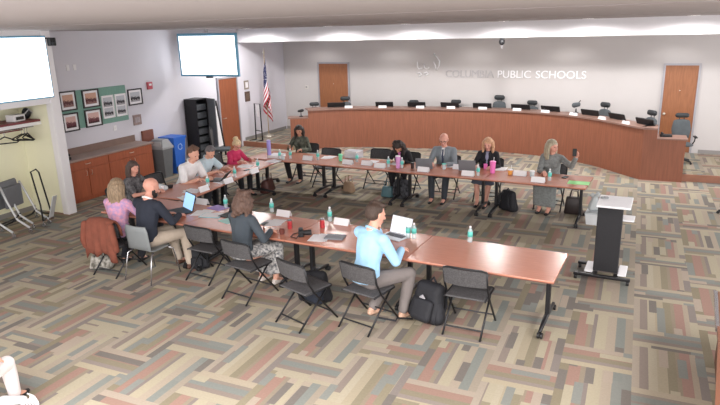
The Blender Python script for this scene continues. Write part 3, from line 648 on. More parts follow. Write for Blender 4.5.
# screens
SCR = mat('lit_screen', 'f6fbff', 0.3, emit=1.6); BEZ = mat('bezel_glow_tint', '6fa9c8', 0.35, 0.2, var=0.03)  # bluish glow around the screens put into the bezel colour
def tv(name, label, P, U, V, d, bez):
    "P lower-left corner, U width vector, V height vector"
    P, U, V = Vector(P), Vector(U), Vector(V); n = U.cross(V).normalized(); W_, H_ = U.length, V.length; u, v = U.normalized(), V.normalized()
    M_ = Matrix((u, v, n)).transposed().to_4x4(); t = thing(name, label, 'screen', P, 0); t.rotation_mode = 'QUATERNION'; t.rotation_quaternion = M_.to_quaternion()
    MB().rbox(0, W_, 0, H_, -d, 0, 0.008).build('housing', BEZ, t)
    MB().box(bez, W_-bez, bez, H_-bez*1.3, 0, 0.004).build('display_panel', SCR, t); return t
tv('wall_screen', 'large glowing flat screen on the wall above the coat niche', (-10.16, 6.3, 2.33), (0, 2.12, 0), (0, 0, 1.14), 0.06, 0.025)
t2 = tv('hanging_screen', 'large glowing screen hung from the ceiling above the seated men', (-11.0, 13.1, 2.38), (1.74, 0.12, 0), (0.02, -0.03, 1.08), 0.07, 0.05)
MB().rbox(0.75, 0.95, -0.04, 0.0, -0.05, -0.01, 0.005).build('sensor_bar', BLACKP, t2)
MB().tube([(0.87, 1.1, -0.04), (0.87, 1.2, -0.04)], 0.04).build('mount_pole', GREYM, t2)
t = thing('security_camera', 'small black camera on a bracket beside the left wall screen', 'camera', (-10.18, 8.43, 3.36), 0)
MB().tube([(0, -0.12, 0.06), (0.02, 0.02, 0.06)], 0.012).build('bracket', BLACKP, t); MB().rbox(-0.05, 0.09, 0.02, 0.16, -0.08, 0.07, 0.015).build('camera_body', BLACKP, t); MB().lathe([(0.035, 0), (0.035, 0.05), (0.02, 0.055)], 14, Mx=Matrix.Translation((0.08, 0.08, -0.03)) @ Matrix.Rotation(PI/2, 4, 'Y')).build('lens', BLACKP, t)
# coat niche
RED = mat('dark_red_wood', '7c3a3e', 0.5, var=0.06)
t = thing('coat_shelf', 'dark red shelf with white front edge and hanging rail in the coat niche', 'shelf', (0, 0, 0))
MB().rbox(-11.19, -10.62, 4.5, 8.39, 1.86, 1.9, 0.004).build('shelf_board', RED, t); MB().box(-10.62, -10.6, 4.5, 8.39, 1.8, 1.86).build('shelf_edge', WHITE, t); MB().rbox(-11.19, -11.16, 4.5, 8.39, 1.66, 1.86, 0.004).build('rail_board', RED, t)
MB().tube([(-10.85, 4.5, 1.75), (-10.85, 8.39, 1.75)], 0.015).build('hanging_rail', CHROME, t)
t = thing('box', 'black and white box on the coat shelf', 'box', (-10.85, 8.06, 1.9), 0.2); MB().rbox(-0.1, 0.1, -0.16, 0.12, 0, 0.13, 0.01).build('carton', PAPER, t); MB().box(0.1, 0.103, -0.12, 0.08, 0.03, 0.09).build('printed_panel', FRAMEB, t)
t = thing('round_case', 'round black case beside the box on the coat shelf', 'case', (-10.85, 8.29, 1.9), 0); MB().hull([((0, 0, 0.12), (0.08, 0.085, 0.11))]).build('case_body', BLACKP, t, smooth=True); MB().tube([(0.06, -0.08, 0.12), (0.09, 0, 0.2), (0.06, 0.08, 0.12)], 0.012).build('handle', GREYM, t)
def mk_hanger():
    t = thing('coat_hanger', '', 'hanger')
    MB().tube([(0, 0, -0.11), (0.23, 0, -0.22), (0.2, 0, -0.235), (-0.2, 0, -0.235), (-0.23, 0, -0.22)], 0.012, closed=True).build('hanger_body', BLACKP, t); MB().tube([(0, 0, -0.11), (0, 0, -0.04), (0.02, 0, -0.005), (0, 0, 0.02), (-0.02, 0, 0.0)], 0.005).build('hook', CHROME, t); return t
for y_, rz, lb in ((7.75, 60, 'single black coat hanger alone on the rail'), (8.12, 20, 'black coat hanger, front one of the bunch by the white wall end'), (8.18, 5, 'black coat hanger inside the bunch by the white wall end'), (8.24, -12, 'black coat hanger, rear one of the bunch by the white wall end')):
    place('hang', mk_hanger, (-10.85, y_, 1.75), R(rz), lb, 'black coat hangers on the rail')
# flag
t = thing('flag', 'furled American flag on a pole with base by the left corner', 'flag', (-10.9, 17.0, 0.15), 0)
MB().lathe([(0.17, 0), (0.17, 0.03), (0.06, 0.06), (0.03, 0.1)], 20).build('base', BRASS, t, smooth=True)
MB().tube([(0, 0, 0.08), (0, 0, 2.62)], 0.014).build('pole', mat('pole_wood', 'a08a6a', 0.5), t); MB().lathe([(0.01, 2.62), (0.04, 2.68), (0.02, 2.74), (0.001, 2.84)], 12).build('finial', BRASS, t, smooth=True)
fm = bpy.data.materials.new('flag_stripes'); fm.use_nodes = True; nt = fm.node_tree; b_ = nt.nodes['Principled BSDF']; b_.inputs['Roughness'].default_value = 0.8
at_ = nt.nodes.new('ShaderNodeUVMap'); at_.uv_map = 'UVMap'; sp = nt.nodes.new('ShaderNodeSeparateXYZ'); nt.links.new(at_.outputs[0], sp.inputs[0])
def mth(op, a, c):
    n = nt.nodes.new('ShaderNodeMath'); n.operation = op
    for i, v in enumerate((a, c)):
        if isinstance(v, (int, float)): n.inputs[i].default_value = v
        else: nt.links.new(v, n.inputs[i])
    return n.outputs[0]
st = mth('FLOORED_MODULO', mth('FLOOR', mth('MULTIPLY', sp.outputs[1], 13), 0), 2)
mx = nt.nodes.new('ShaderNodeMix'); mx.data_type = 'RGBA'; mx.inputs[6].default_value = rgb('b33a48'); mx.inputs[7].default_value = rgb('ece6ea'); nt.links.new(st, mx.inputs[0])
can = mth('MULTIPLY', mth('LESS_THAN', sp.outputs[0], 0.4), mth('GREATER_THAN', sp.outputs[1], 0.4615))
vo = nt.nodes.new('ShaderNodeTexVoronoi'); vo.inputs['Scale'].default_value = 22; nt.links.new(at_.outputs[0], vo.inputs['Vector'])
sx2 = nt.nodes.new('ShaderNodeMix'); sx2.data_type = 'RGBA'; sx2.inputs[6].default_value = rgb('f0f0f4'); sx2.inputs[7].default_value = rgb('2b2f55'); nt.links.new(mth('GREATER_THAN', vo.outputs[0], 0.25), sx2.inputs[0])
mx2 = nt.nodes.new('ShaderNodeMix'); mx2.data_type = 'RGBA'; nt.links.new(can, mx2.inputs[0]); nt.links.new(mx.outputs[2], mx2.inputs[6]); nt.links.new(sx2.outputs[2], mx2.inputs[7]); nt.links.new(mx2.outputs[2], b_.inputs['Base Color'])
NX, NZ = 40, 24; vs = []; uv = []
for j in range(NZ+1):
    h = j/NZ                                   # 0 hoist side (pole) .. 1 fly
    for i in range(NX+1):
        g = i/NX                               # across the hoist 0 bottom..1 top
        # the fly droops: a point at distance h along the fly hangs below its hoist point
        drop = h*1.5; z = 2.55-(1-g)*0.95-drop*(0.75+0.25*g)
        rad = 0.04+0.15*min(1, h*1.5)*(0.6+0.4*(1-g)); ph = h*7+g*2.0
        vs.append((rad*math.sin(ph)*0.9+0.03*h, 0.02+rad*0.55*math.cos(ph)-0.03*h, z)); uv.append((h, g))
fs = [[j*(NX+1)+i, j*(NX+1)+i+1, (j+1)*(NX+1)+i+1, (j+1)*(NX+1)+i] for j in range(NZ) for i in range(NX)]
o = MB().add(vs, fs).build('cloth', fm, t, smooth=True); ul = o.data.uv_layers.new(name='UVMap')
for lp in o.data.loops: ul.data[lp.index].uv = uv[lp.vertex_index]
# easel/stand on the platform
t = thing('music_stand', 'black metal stand with a white sheet clipped on it beside the flag', 'stand', (-10.82, 16.3, 0.15), R(-20))
MB().tube([(-0.17, 0, 0), (-0.14, 0, 1.15), (0.14, 0, 1.15), (0.17, 0, 0)], 0.02).tube([(-0.17, 0, 0.02), (-0.17, -0.25, 0.0)], 0.02).tube([(0.17, 0, 0.02), (0.17, -0.25, 0)], 0.02).tube([(-0.15, 0, 0.3), (0.15, 0, 0.3)], 0.012).build('stand_frame', BLACKM, t)
MB().rbox(0.0, 0.13, -0.035, -0.025, 0.75, 1.1, 0.002).build('sheet', PAPER, t)
# ================================================================= PODIUM
t = thing('rolling_podium', 'white and black rolling podium with side shelf standing on the right', 'podium', (-0.14, 8.6, 0), R(-3))
WP = mat('podium_white_laminate', 'e2e2e6', 0.45, var=0.01)
MB().rbox(-0.19, 0.23, -0.2, 0.26, 1.11, 1.14, 0.008, Mx=Matrix.Translation((0, 0, 0.0)) @ Matrix.Rotation(R(4), 4, 'X')).build('top', WP, t)
MB().rbox(-0.19, 0.13, -0.05, 0.04, 0.12, 1.1, 0.01).build('front_panel', mat('black_podium_panel', '202024', 0.7, var=0.08, scale=40, bump=0.2, bscale=120), t)
MB().rbox(0.0, 0.27, 0.05, 0.32, 0.84, 0.86, 0.006).build('side_shelf', WP, t)
MB().rbox(-0.3, -0.19, -0.1, 0.3, 0.1, 0.125, 0.01).build('base_tray', WP, t); MB().rbox(0.13, 0.24, -0.1, 0.3, 0.1, 0.125, 0.01).build('base_tray', WP, t)
MB().rbox(-0.43, 0.3, -0.17, -0.11, 0.06, 0.1, 0.008).rbox(-0.43, -0.05, 0.28, 0.34, 0.06, 0.1, 0.008).rbox(-0.2, -0.13, -0.11, 0.3, 0.06, 0.1, 0.008).rbox(0.08, 0.14, -0.11, 0.3, 0.06, 0.1, 0.008).build('base_frame', BLACKM, t)
for x_, y_ in ((-0.4, -0.14), (0.27, -0.14), (-0.4, 0.31), (0.11, 0.3)):
    MB().lathe([(0.01, -0.02), (0.03, -0.02), (0.034, 0), (0.03, 0.02), (0.01, 0.02)], 14, Mx=Matrix.Translation((x_, y_, 0.034)) @ Matrix.Rotation(PI/2, 4, 'Y')).tube([(x_, y_, 0.03), (x_, y_, 0.07)], 0.012).build('caster', BLACKP, t)
t = thing('remote_control', 'small grey clicker lying on the white podium top', 'remote', (-0.26, 8.63, 1.147), 0.3); MB().rbox(-0.05, 0.05, -0.025, 0.025, 0, 0.02, 0.006).build('clicker_body', GREYP, t); MB().lathe([(0.012, 0.02), (0.01, 0.024)], 10).build('button', BLACKP, t)
# desk bottom right
t = thing('wooden_desk', 'brown wooden desk with bright metal edge cut off at the right border', 'desk', (0, 0, 0))
MB().prism([(0.93, 6.75), (2.4, 6.9), (2.4, 4.0), (0.66, 4.0), (0.84, 5.6)], 0.71, 0.75).build('desktop', mat('brown_desk_veneer', '6e4735', 0.35, var=0.08, scale=5), t)
MB().prism([(0.915, 6.76), (0.945, 6.75), (0.88, 5.9), (0.85, 5.9)], 0.70, 0.756).build('edge_strip', CHROME, t)
MB().prism([(0.99, 6.65), (2.35, 6.8), (2.35, 4.1), (0.78, 4.1), (0.92, 5.6)], 0.02, 0.71).build('desk_body', mat('brown_desk_veneer2', '63402f', 0.5, var=0.08, scale=5), t)
p = at(719, 214)
t = thing('swivel_chair', 'dark swivel chair base peeking in at the right border', 'chair', (p.x+0.28, p.y, 0), 0)
b = MB()
for k in range(5): a = 2*PI*k/5+PI; b.tube([(0, 0, 0.14), (0.3*math.cos(a), 0.3*math.sin(a), 0.06)], [0.035, 0.02]).ball((0.3*math.cos(a), 0.3*math.sin(a), 0.035), 0.035, 1)
b.build('base', BLACKP, t); MB().tube([(0, 0, 0.12), (0, 0, 0.46)], 0.03).build('column', BLACKP, t); MB().hull([((0, 0.12, 0.5), (0.22, 0.1, 0.05)), ((0, -0.12, 0.5), (0.22, 0.1, 0.05))]).build('seat', GREYU, t, smooth=True); MB().hull([((0, 0.28, 0.7), (0.2, 0.05, 0.1)), ((0, 0.3, 0.95), (0.18, 0.05, 0.1))]).build('backrest', GREYU, t, smooth=True); MB().tube([(0, 0.1, 0.47), (0, 0.27, 0.5), (0, 0.29, 0.7)], 0.02).build('back_support', BLACKP, t)
# ---------------------------------------------------------------- stacked chairs trolley at far left
SHELLG = mat('stack_chair_grey_shell', '6a6c70', 0.5, var=0.04); SILV = mat('pale_grey_arm', 'c4c6c8', 0.4, 0.2)
def mk_nest():
    t = thing('nesting_chair', '', 'chair')
    MB().hull([((-0.18, -0.2, 0.62), 0.03), ((0.18, -0.2, 0.62), 0.03), ((-0.2, -0.26, 0.88), 0.035), ((0.2, -0.26, 0.88), 0.035)]).build('backrest', SHELLG, t, smooth=True)
    MB().rbox(-0.22, 0.22, -0.2, -0.14, 0.42, 0.82, 0.02).build('seat', SHELLG, t)
    for s in (-1, 1):
        MB().tube([(s*0.25, -0.2, 0.85), (s*0.27, -0.1, 0.6), (s*0.27, 0.05, 0.25), (s*0.27, 0.28, 0.1)], 0.02).build('side_frame', SILV, t, smooth=True)
        MB().tube([(s*0.27, 0.05, 0.3), (s*0.27, -0.05, 0.2), (s*0.27, -0.3, 0.1)], 0.018).build('leg', BLACKM, t, smooth=True)
        for yy in (0.28, -0.3): MB().lathe([(0.01, -0.015), (0.036, -0.015), (0.04, 0), (0.036, 0.015), (0.01, 0.015)], 14, Mx=Matrix.Translation((s*0.27, yy, 0.04)) @ Matrix.Rotation(PI/2, 4, 'Y')).tube([(s*0.27, yy, 0.04), (s*0.27, yy, 0.11)], 0.012).build('caster', CHROME, t)
    MB().tube([(-0.27, -0.05, 0.2), (0.27, -0.05, 0.2)], 0.015).build('crossbar', BLACKM, t)
    return t
place('nest', mk_nest, (-10.25, 7.1, 0), R(-75), 'grey nesting chair on casters, the one nearest the left border', 'nested chairs in the niche')
place('nest', mk_nest, (-10.22, 7.42, 0), R(-75), 'grey nesting chair on casters nested behind the first one', 'nested chairs in the niche')
t = thing('chair_trolley', 'tall black tube trolley frame beside the nested grey chairs', 'trolley', (-10.3, 7.75, 0), R(-80))
MB().tube([(-0.24, 0.1, 0.12), (-0.2, 0.0, 0.95), (-0.14, 0.0, 1.02), (0.0, 0.0, 1.0), (0.2, 0.28, 0.42), (0.24, 0.32, 0.12)], 0.015).build('hoop', BLACKM, t, smooth=True)
MB().tube([(-0.24, 0.1, 0.12), (0.24, 0.32, 0.12)], 0.015).tube([(-0.24, 0.1, 0.12), (-0.24, -0.25, 0.12)], 0.015).build('base_frame', BLACKM, t)
MB().rbox(-0.06, 0.06, -0.02, 0.0, 0.15, 0.6, 0.01, Mx=Matrix.Translation((0.05, 0.3, 0)) @ Matrix.Rotation(R(-20), 4, 'X')).build('side_panel', SILV, t)
for x_, y_ in ((-0.24, 0.1), (0.24, 0.32), (-0.24, -0.25)): MB().lathe([(0.01, -0.015), (0.036, -0.015), (0.04, 0), (0.036, 0.015), (0.01, 0.015)], 14, Mx=Matrix.Translation((x_, y_, 0.04)) @ Matrix.Rotation(PI/2, 4, 'Y')).tube([(x_, y_, 0.04), (x_, y_, 0.12)], 0.012).build('caster', CHROME, t)
# ================================================================= PEOPLE
PENDING = []
def remesh(mb, name, m, parent, vox, it=4, fac=0.5):
    o = mb.build(name, m, parent)
    r = o.modifiers.new('r', 'REMESH'); r.mode = 'VOXEL'; r.voxel_size = vox; r.use_smooth_shade = True
    s = o.modifiers.new('s', 'SMOOTH'); s.iterations = it; s.factor = fac
    PENDING.append(o); return o
def skinm(name, h): return mat('skin_'+name, h, 0.55, var=0.03, scale=20)
def cloth(name, h, var=0.06, sc=10, bump=0.25, **k): return mat('cloth_'+name, h, 0.85, var=var, scale=sc, bump=bump, bscale=18, **k)
def hairm(name, h): return mat('hair_'+name, h, 0.6, var=0.3, scale=14, stretch=(6, 6, 1), bump=0.5, bscale=40)
def ik(A, T, l1, l2, pole):
    A, T = Vector(A), Vector(T); d = T-A; L = min(d.length, (l1+l2)*0.995)
    if d.length < 1e-6: d = Vector((0, 1, 0))
    u = d.normalized(); T = A+u*L; a = (l1*l1-l2*l2+L*L)/(2*L); h = math.sqrt(max(0, l1*l1-a*a))
    p = Vector(pole); p = p-u*p.dot(u); p.normalize()
    return A+u*a+p*h, T
def capsule(mb, a, b, ra, rb, Mx=None): return mb.hull([(a, ra), (b, rb)], Mx)
def hand(mb, wr, d, n, side, curl=0.5, pinch=False):
    "palm from the wrist along d, palm facing n, side=+1 right"
    d = Vector(d).normalized(); n = (Vector(n)-d*Vector(n).dot(d)).normalized(); s = d.cross(n)*side    # s points to the thumb side
    P = lambda a, b, c: wr+d*a+s*b+n*c
    mb.hull([(P(0.0, 0.012, 0), 0.019), (P(0.0, -0.012, 0), 0.019), (P(0.085, 0.030, 0), 0.013), (P(0.082, -0.030, 0), 0.012)])
    for k, (b, L, r) in enumerate(((0.030, 0.072, 0.0095), (0.010, 0.080, 0.0098), (-0.011, 0.074, 0.0094), (-0.031, 0.060, 0.0085))):
        p0 = P(0.078, b, 0); c = curl*(1+0.1*k); spread = b*0.25
        d1 = (d*math.cos(c*0.5)+n*math.sin(c*0.5)+s*spread).normalized(); p1 = p0+d1*L*0.5
        d2 = (d*math.cos(c*1.3)+n*math.sin(c*1.3)+s*spread).normalized(); p2 = p1+d2*L*0.3
        d3 = (d*math.cos(c*1.9)+n*math.sin(c*1.9)).normalized(); p3 = p2+d3*L*0.22
        capsule(mb, p0, p1, r*1.1, r); capsule(mb, p1, p2, r, r*0.95); capsule(mb, p2, p3, r*0.95, r*0.85)
    t0 = P(0.02, 0.022, 0.005); t1 = t0+(d*0.55+s*0.75+n*0.25).normalized()*0.042; t2 = t1+(d*0.8+s*0.3+n*0.4*(1+curl)).normalized()*0.032
    capsule(mb, t0, t1, 0.014, 0.011); capsule(mb, t1, t2, 0.011, 0.009)
def person(label, x, y, rz, lean=8, top=None, sleeve='long', bottom=None, skin=None, hair=None, style='short', sc=1.0, fem=False, side=0,
           hyaw=0, hpitch=15, RH=(0.16, 0.42, 0.80), LH=(-0.16, 0.42, 0.80), RF=(0.12, 0.42), LF=(-0.12, 0.42), shoes=None, skirt=None,
           open_front=None, tie=None, collar=None, glasses=False, beard=None, seat=0.46, rpole=(0.6, -0.5, -0.7), lpole=(-0.6, -0.5, -0.7), curlR=0.5, curlL=0.5, rn=(0, 0, -1), ln=(0, 0, -1), rd=None, ld=None, hzoff=0, belt=None):
    t = thing('person', label, 'person', (x, y, 0), R(rz)); w = 0.88 if fem else 1.0
    PV = Vector((0, 0, seat+0.06)); TL = Matrix.Translation(PV) @ Matrix.Rotation(R(-lean), 4, 'X') @ Matrix.Rotation(R(side), 4, 'Y') @ Matrix.Translation(-PV)
    tp = lambda a, b, c: TL @ Vector((a*sc, b*sc, seat+(c-0.46)*sc))
    # key joints
    pel = Vector((0, 0, seat+0.10)); hipR, hipL = Vector((0.095*sc, 0.02, seat+0.075)), Vector((-0.095*sc, 0.02, seat+0.075))
    shR, shL = tp(0.178*w, 0.0, 0.985), tp(-0.178*w, 0.0, 0.985)
    nk0, nk1 = tp(0, -0.005, 1.05), tp(0, 0.022, 1.105)
    ElR, WrR = ik(shR, RH, 0.285*sc, 0.255*sc, rpole); ElL, WrL = ik(shL, LH, 0.285*sc, 0.255*sc, lpole)
    aR, aL = Vector((RF[0], RF[1], 0.085)), Vector((LF[0], LF[1], 0.085))
    if len(RF) > 2: aR.z = RF[2]
    if len(LF) > 2: aL.z = LF[2]
    KnR, aR = ik(hipR, aR, 0.43*sc, 0.42*sc, (0.15, 0.75, 1.0)); KnL, aL = ik(hipL, aL, 0.43*sc, 0.42*sc, (-0.15, 0.75, 1.0))
    def torso(mb, g, low=True):
        el = [(tp(0, 0, 0.58), (0.165*w*sc+g, 0.115*sc+g, 0.10*sc)), (tp(0, 0.005, 0.72), (0.140*w*sc+g, 0.100*sc+g, 0.09*sc)), (tp(0, 0.01, 0.88), (0.165*w*sc+g, 0.115*sc+g, 0.10*sc)), (tp(0, 0, 0.975), (0.165*w*sc+g, 0.095*sc+g, 0.07*sc+g*0.4))]
        for i in range(3): mb.hull([el[i], el[i+1]])
        mb.hull([(tp(0.13*w, 0, 0.985), 0.062*sc+g*0.6), (tp(-0.13*w, 0, 0.985), 0.062*sc+g*0.6), (tp(0, -0.005, 1.04), (0.06*sc+g*0.3, 0.055*sc+g*0.3, 0.03*sc))])
        if fem:
            for s in (-1, 1): mb.hull([(tp(s*0.07, 0.09, 0.875), (0.062*sc+g*0.6, 0.055*sc+g*0.6, 0.06*sc))])
    def arms(mb, g, upto, parts=(1, 1)):
        for sh, el, wr in ((shR, ElR, WrR), (shL, ElL, WrL)):
            if upto == 'short':
                capsule(mb, sh, sh.lerp(el, 0.72), 0.058*w*sc+g, 0.052*w*sc+g*1.6)
            else:
                capsule(mb, sh, el, 0.056*w*sc+g, 0.042*w*sc+g)
                if upto == 'threeq': capsule(mb, el, el.lerp(wr, 0.5), 0.042*w*sc+g, 0.04*w*sc+g*1.3)
                else: capsule(mb, el, wr if upto == 'full' else el.lerp(wr, 0.93), 0.042*w*sc+g, (0.027 if upto == 'full' else 0.030)*sc+g)
    def legs(mb, g, bottomk=1.0):
        for hp, kn, an in ((hipR, KnR, aR), (hipL, KnL, aL)):
            capsule(mb, hp, kn, 0.085*w*sc+g, 0.058*sc+g); e = kn.lerp(an, bottomk)
            capsule(mb, kn, kn.lerp(an, 0.35), 0.055*sc+g, 0.055*sc+g); capsule(mb, kn.lerp(an, 0.35), e, 0.055*sc+g, 0.036*sc+g*1.6)
    # head frame
    HM = Matrix.Translation(nk1) @ Matrix.Rotation(R(-lean*0.5), 4, 'X') @ Matrix.Rotation(R(-hyaw), 4, 'Z') @ Matrix.Rotation(R(-hpitch), 4, 'X') @ Matrix.Scale(sc*(1.08 if fem else 1.12), 4)
    hp = lambda a, b, c: HM @ Vector((a, b, c))
    b = MB(); torso(b, 0); arms(b, 0, 'full'); legs(b, 0)
    b.hull([(pel, (0.16*w*sc, 0.125*sc, 0.085*sc))])
    capsule(b, nk0, nk1, 0.056*w*sc, 0.052*w*sc)
    b.hull([((0, -0.015, 0.115), (0.074, 0.092, 0.085)), ((0, 0.01, 0.075), (0.068, 0.075, 0.06))], HM)
    b.hull([((0, 0.02, 0.06), (0.058, 0.062, 0.04)), ((0, 0.055, 0.015), (0.026, 0.024, 0.02)), ((0, 0.0, 0.03), (0.05, 0.045, 0.03))], HM)
    b.hull([((0, 0.083, 0.095), 0.009), ((0, 0.102, 0.062), 0.012), ((0.011, 0.09, 0.06), 0.008), ((-0.011, 0.09, 0.06), 0.008)], HM)
    b.hull([((-0.035, 0.068, 0.108), 0.011), ((0.035, 0.068, 0.108), 0.011)], HM)
    for s in (-1, 1): b.hull([((s*0.076, -0.008, 0.10), (0.009, 0.016, 0.018)), ((s*0.073, -0.002, 0.068), (0.007, 0.01, 0.012))], HM)
    dR = Vector(rd) if rd else (WrR-ElR).normalized()*0.6+Vector((-0.15, 0.6, -0.25)); dL = Vector(ld) if ld else (WrL-ElL).normalized()*0.6+Vector((0.15, 0.6, -0.25))
    hand(b, WrR, dR, rn, -1, curlR); hand(b, WrL, dL, ln, 1, curlL)
    for an in (aR, aL): b.hull([(an, 0.034*sc), (an+Vector((0, -0.03, -0.03)), 0.032), (an+Vector((0, 0.13, -0.055)), (0.036, 0.03, 0.02))])
    remesh(b, 'body', skin, t, 0.0075, 3)
    # clothes
    c = MB(); torso(c, 0.014); arms(c, 0.013, sleeve)
    c.hull([(tp(0, 0, 0.60), (0.172*w*sc+0.01, 0.125*sc+0.01, 0.08)), (Vector((0, -0.01, seat+0.09)), (0.175*w*sc+0.005, 0.135*sc, 0.05))])
    if skirt is None: pass
    remesh(c, 'shirt' if not open_front else 'jacket', top, t, 0.011, 5)
    if skirt:
        k = MB(); hem = skirt[1]; mid = (aR+aL)/2; K = (KnR+KnL)/2
        k.hull([(pel, (0.185*sc, 0.15*sc, 0.10)), (KnR, 0.085), (KnL, 0.085)])
        eR, eL = KnR.lerp(aR, hem), KnL.lerp(aL, hem)
        k.hull([(KnR, 0.085), (KnL, 0.085), (eR+Vector((0.05, 0, 0)), (0.07, 0.07, 0.02)), (eL-Vector((0.05, 0, 0)), (0.07, 0.07, 0.02)), (eR+Vector((0, -0.1, 0)), (0.05, 0.05, 0.02)), (eL+Vector((0, -0.1, 0)), (0.05, 0.05, 0.02))])
        remesh(k, 'skirt', skirt[0], t, 0.013, 5)
    else:
        k = MB(); legs(k, 0.014, 0.93); k.hull([(pel, (0.172*w*sc, 0.138*sc, 0.09*sc))])
        k.hull([(hipR, 0.095*w*sc), (hipL, 0.095*w*sc), (pel, (0.16*w*sc, 0.12*sc, 0.08))])
        remesh(k, 'trousers', bottom, t, 0.012, 5)
    for an in (aR, aL):
        f = MB(); f.hull([(an+Vector((0, -0.035, -0.045)), (0.036, 0.036, 0.035)), (an+Vector((0, 0.06, -0.05)), (0.042, 0.05, 0.034)), (an+Vector((0, 0.155, -0.062)), (0.036, 0.045, 0.022))])
        f.hull([(an+Vector((0, -0.02, -0.015)), (0.04, 0.045, 0.02)), (an+Vector((0, 0.02, -0.03)), (0.04, 0.045, 0.02))])
        f.build('shoe', shoes or BLACKP, t, smooth=True)
    # face
    EYE = mat('eye_dark', '33261f', 0.3); LIP = mat('lips', 'a8605c', 0.5)
    for s in (-1, 1): MB().ball((s*0.030, 0.078, 0.092), (0.012, 0.006, 0.006), 1, HM).build('eye', EYE, t, smooth=True)
    MB().hull([((-0.018, 0.080, 0.030), 0.005), ((0.018, 0.080, 0.030), 0.005), ((0, 0.086, 0.030), 0.007)], HM).build('mouth', LIP, t, smooth=True)
    if glasses:
        g = MB()
        for s in (-1, 1): g.tube([(s*0.031+0.023*math.cos(a), 0.094, 0.092+0.018*math.sin(a)) for a in [i*PI/5 for i in range(10)]], 0.0025, 5, True, None).tube([(s*0.054, 0.092, 0.095), (s*0.08, 0.0, 0.10)], 0.0025, 5)
        g.v = [HM @ Vector(v) for v in g.v]; g.build('glasses', BLACKP, t)
    if beard:
        bb = MB(); bb.hull([((0, 0.05, 0.022), (0.058, 0.044, 0.030)), ((0, 0.062, 0.004), (0.036, 0.032, 0.026))], HM); bb.hull([((0.055, 0.015, 0.055), 0.022), ((0.045, 0.03, 0.02), 0.02)], HM); bb.hull([((-0.055, 0.015, 0.055), 0.022), ((-0.045, 0.03, 0.02), 0.02)], HM)
        remesh(bb, 'beard', beard, t, 0.008, 2)
    if hair:
        h = MB()
        if style == 'short': h.hull([((0, -0.028, 0.135), (0.080, 0.090, 0.075)), ((0, -0.045, 0.085), (0.078, 0.068, 0.055))], HM).hull([((-0.04, 0.03, 0.19), 0.022), ((0.045, 0.035, 0.187), 0.02), ((0, -0.04, 0.2), 0.03)], HM)
        elif style == 'fringe': h.hull([((0, -0.045, 0.075), (0.080, 0.070, 0.045)), ((0, -0.05, 0.10), (0.077, 0.068, 0.03))], HM)
        elif style in ('long', 'mid', 'curly', 'bun', 'pony'):
            h.hull([((0, -0.022, 0.135), (0.086, 0.096, 0.078)), ((0, -0.05, 0.085), (0.086, 0.070, 0.06))], HM)
            if style == 'bun': h.ball((0, -0.09, 0.20), (0.05, 0.045, 0.045), 2, HM); h.ball((0.02, -0.12, 0.17), (0.03, 0.03, 0.03), 2, HM)
            L = {'long': 0.33, 'mid': 0.16, 'curly': 0.12, 'bun': 0.0, 'pony': 0.25}[style]
            if style != 'bun':
                nx = 9 if style != 'pony' else 3
                for i in range(nx):
                    a = PI+ (i/(nx-1)-0.5)*(PI*1.15 if nx > 3 else 0.6); ox, oy = math.sin(a)*-0.082, math.cos(a)*0.078-0.02
                    jig = 0.012*math.sin(i*2.3); p0 = hp(ox, oy, 0.11); p1 = hp(ox*1.12, oy*1.05-0.005, 0.02)
                    p2 = hp(ox*1.15+jig, oy*1.1, 0.02)-Vector((0, 0, L*(0.8+0.2*math.cos(i*1.7)))); rr = 0.034 if style != 'curly' else 0.042
                    capsule(h, p0, p1, 0.036, rr); capsule(h, p1, p2, rr, rr*0.62)
            if style == 'curly':
                rnd = random.Random(5)
                for i in range(34):
                    a = rnd.uniform(-PI*0.62, PI*0.62)+PI; zz = rnd.uniform(-0.10, 0.2); r_ = 0.10 if zz < 0.12 else 0.07
                    h.ball((math.sin(a)*r_, math.cos(a)*r_*0.95-0.02, zz), rnd.uniform(0.025, 0.04), 1, HM)
        remesh(h, 'hair', hair, t, 0.009, 2, 0.4)
    if open_front:     # visible shirt front, collar and tie under the jacket
        f = MB(); f.hull([(tp(0, 0.105, 0.94), (0.042, 0.03, 0.06)), (tp(0, 0.118, 0.80), (0.02, 0.022, 0.05)), (tp(0, 0.06, 1.03), (0.05, 0.03, 0.02))]); f.build('shirt_front', open_front, t, smooth=True)
        for s in (-1, 1): MB().hull([(tp(s*0.045, 0.085, 1.035), (0.02, 0.02, 0.012)), (tp(s*0.065, 0.125, 0.93), (0.022, 0.012, 0.03)), (tp(s*0.022, 0.142, 0.80), (0.01, 0.01, 0.02))]).build('lapel', top, t, smooth=True)
        if tie: MB().hull([(tp(0, 0.105, 1.02), (0.016, 0.012, 0.012)), (tp(0, 0.142, 0.93), (0.018, 0.008, 0.02))]).hull([(tp(0, 0.142, 0.93), (0.016, 0.008, 0.02)), (tp(0, 0.145, 0.78), (0.026, 0.008, 0.02))]).build('tie', tie, t, smooth=True)
    if collar:
        pts = [tp(0.062*math.sin(a), -0.002+0.06*math.cos(a), 1.062-0.022*math.cos(a)) for a in [2*PI*i/16 for i in range(16)]]
        MB().tube(pts, 0.014, 8, True).build('collar', collar, t, smooth=True)
    if belt:
        pts = [Vector((0.19*w*math.sin(a), 0.15*math.cos(a), seat+0.13)) for a in [2*PI*i/24 for i in range(24)]]
        MB().tube(pts, 0.014, 6, True).build('belt', belt, t, smooth=True)
    return t, dict(WrR=WrR, WrL=WrL, dR=dR, dL=dL, HM=HM, tp=tp, ElR=ElR)
FAIR = skinm('fair', 'dda892'); PINK = skinm('rosy', 'd39a88'); TAN = skinm('tan', 'bd8a70'); BRN = skinm('brown', 'a87860')
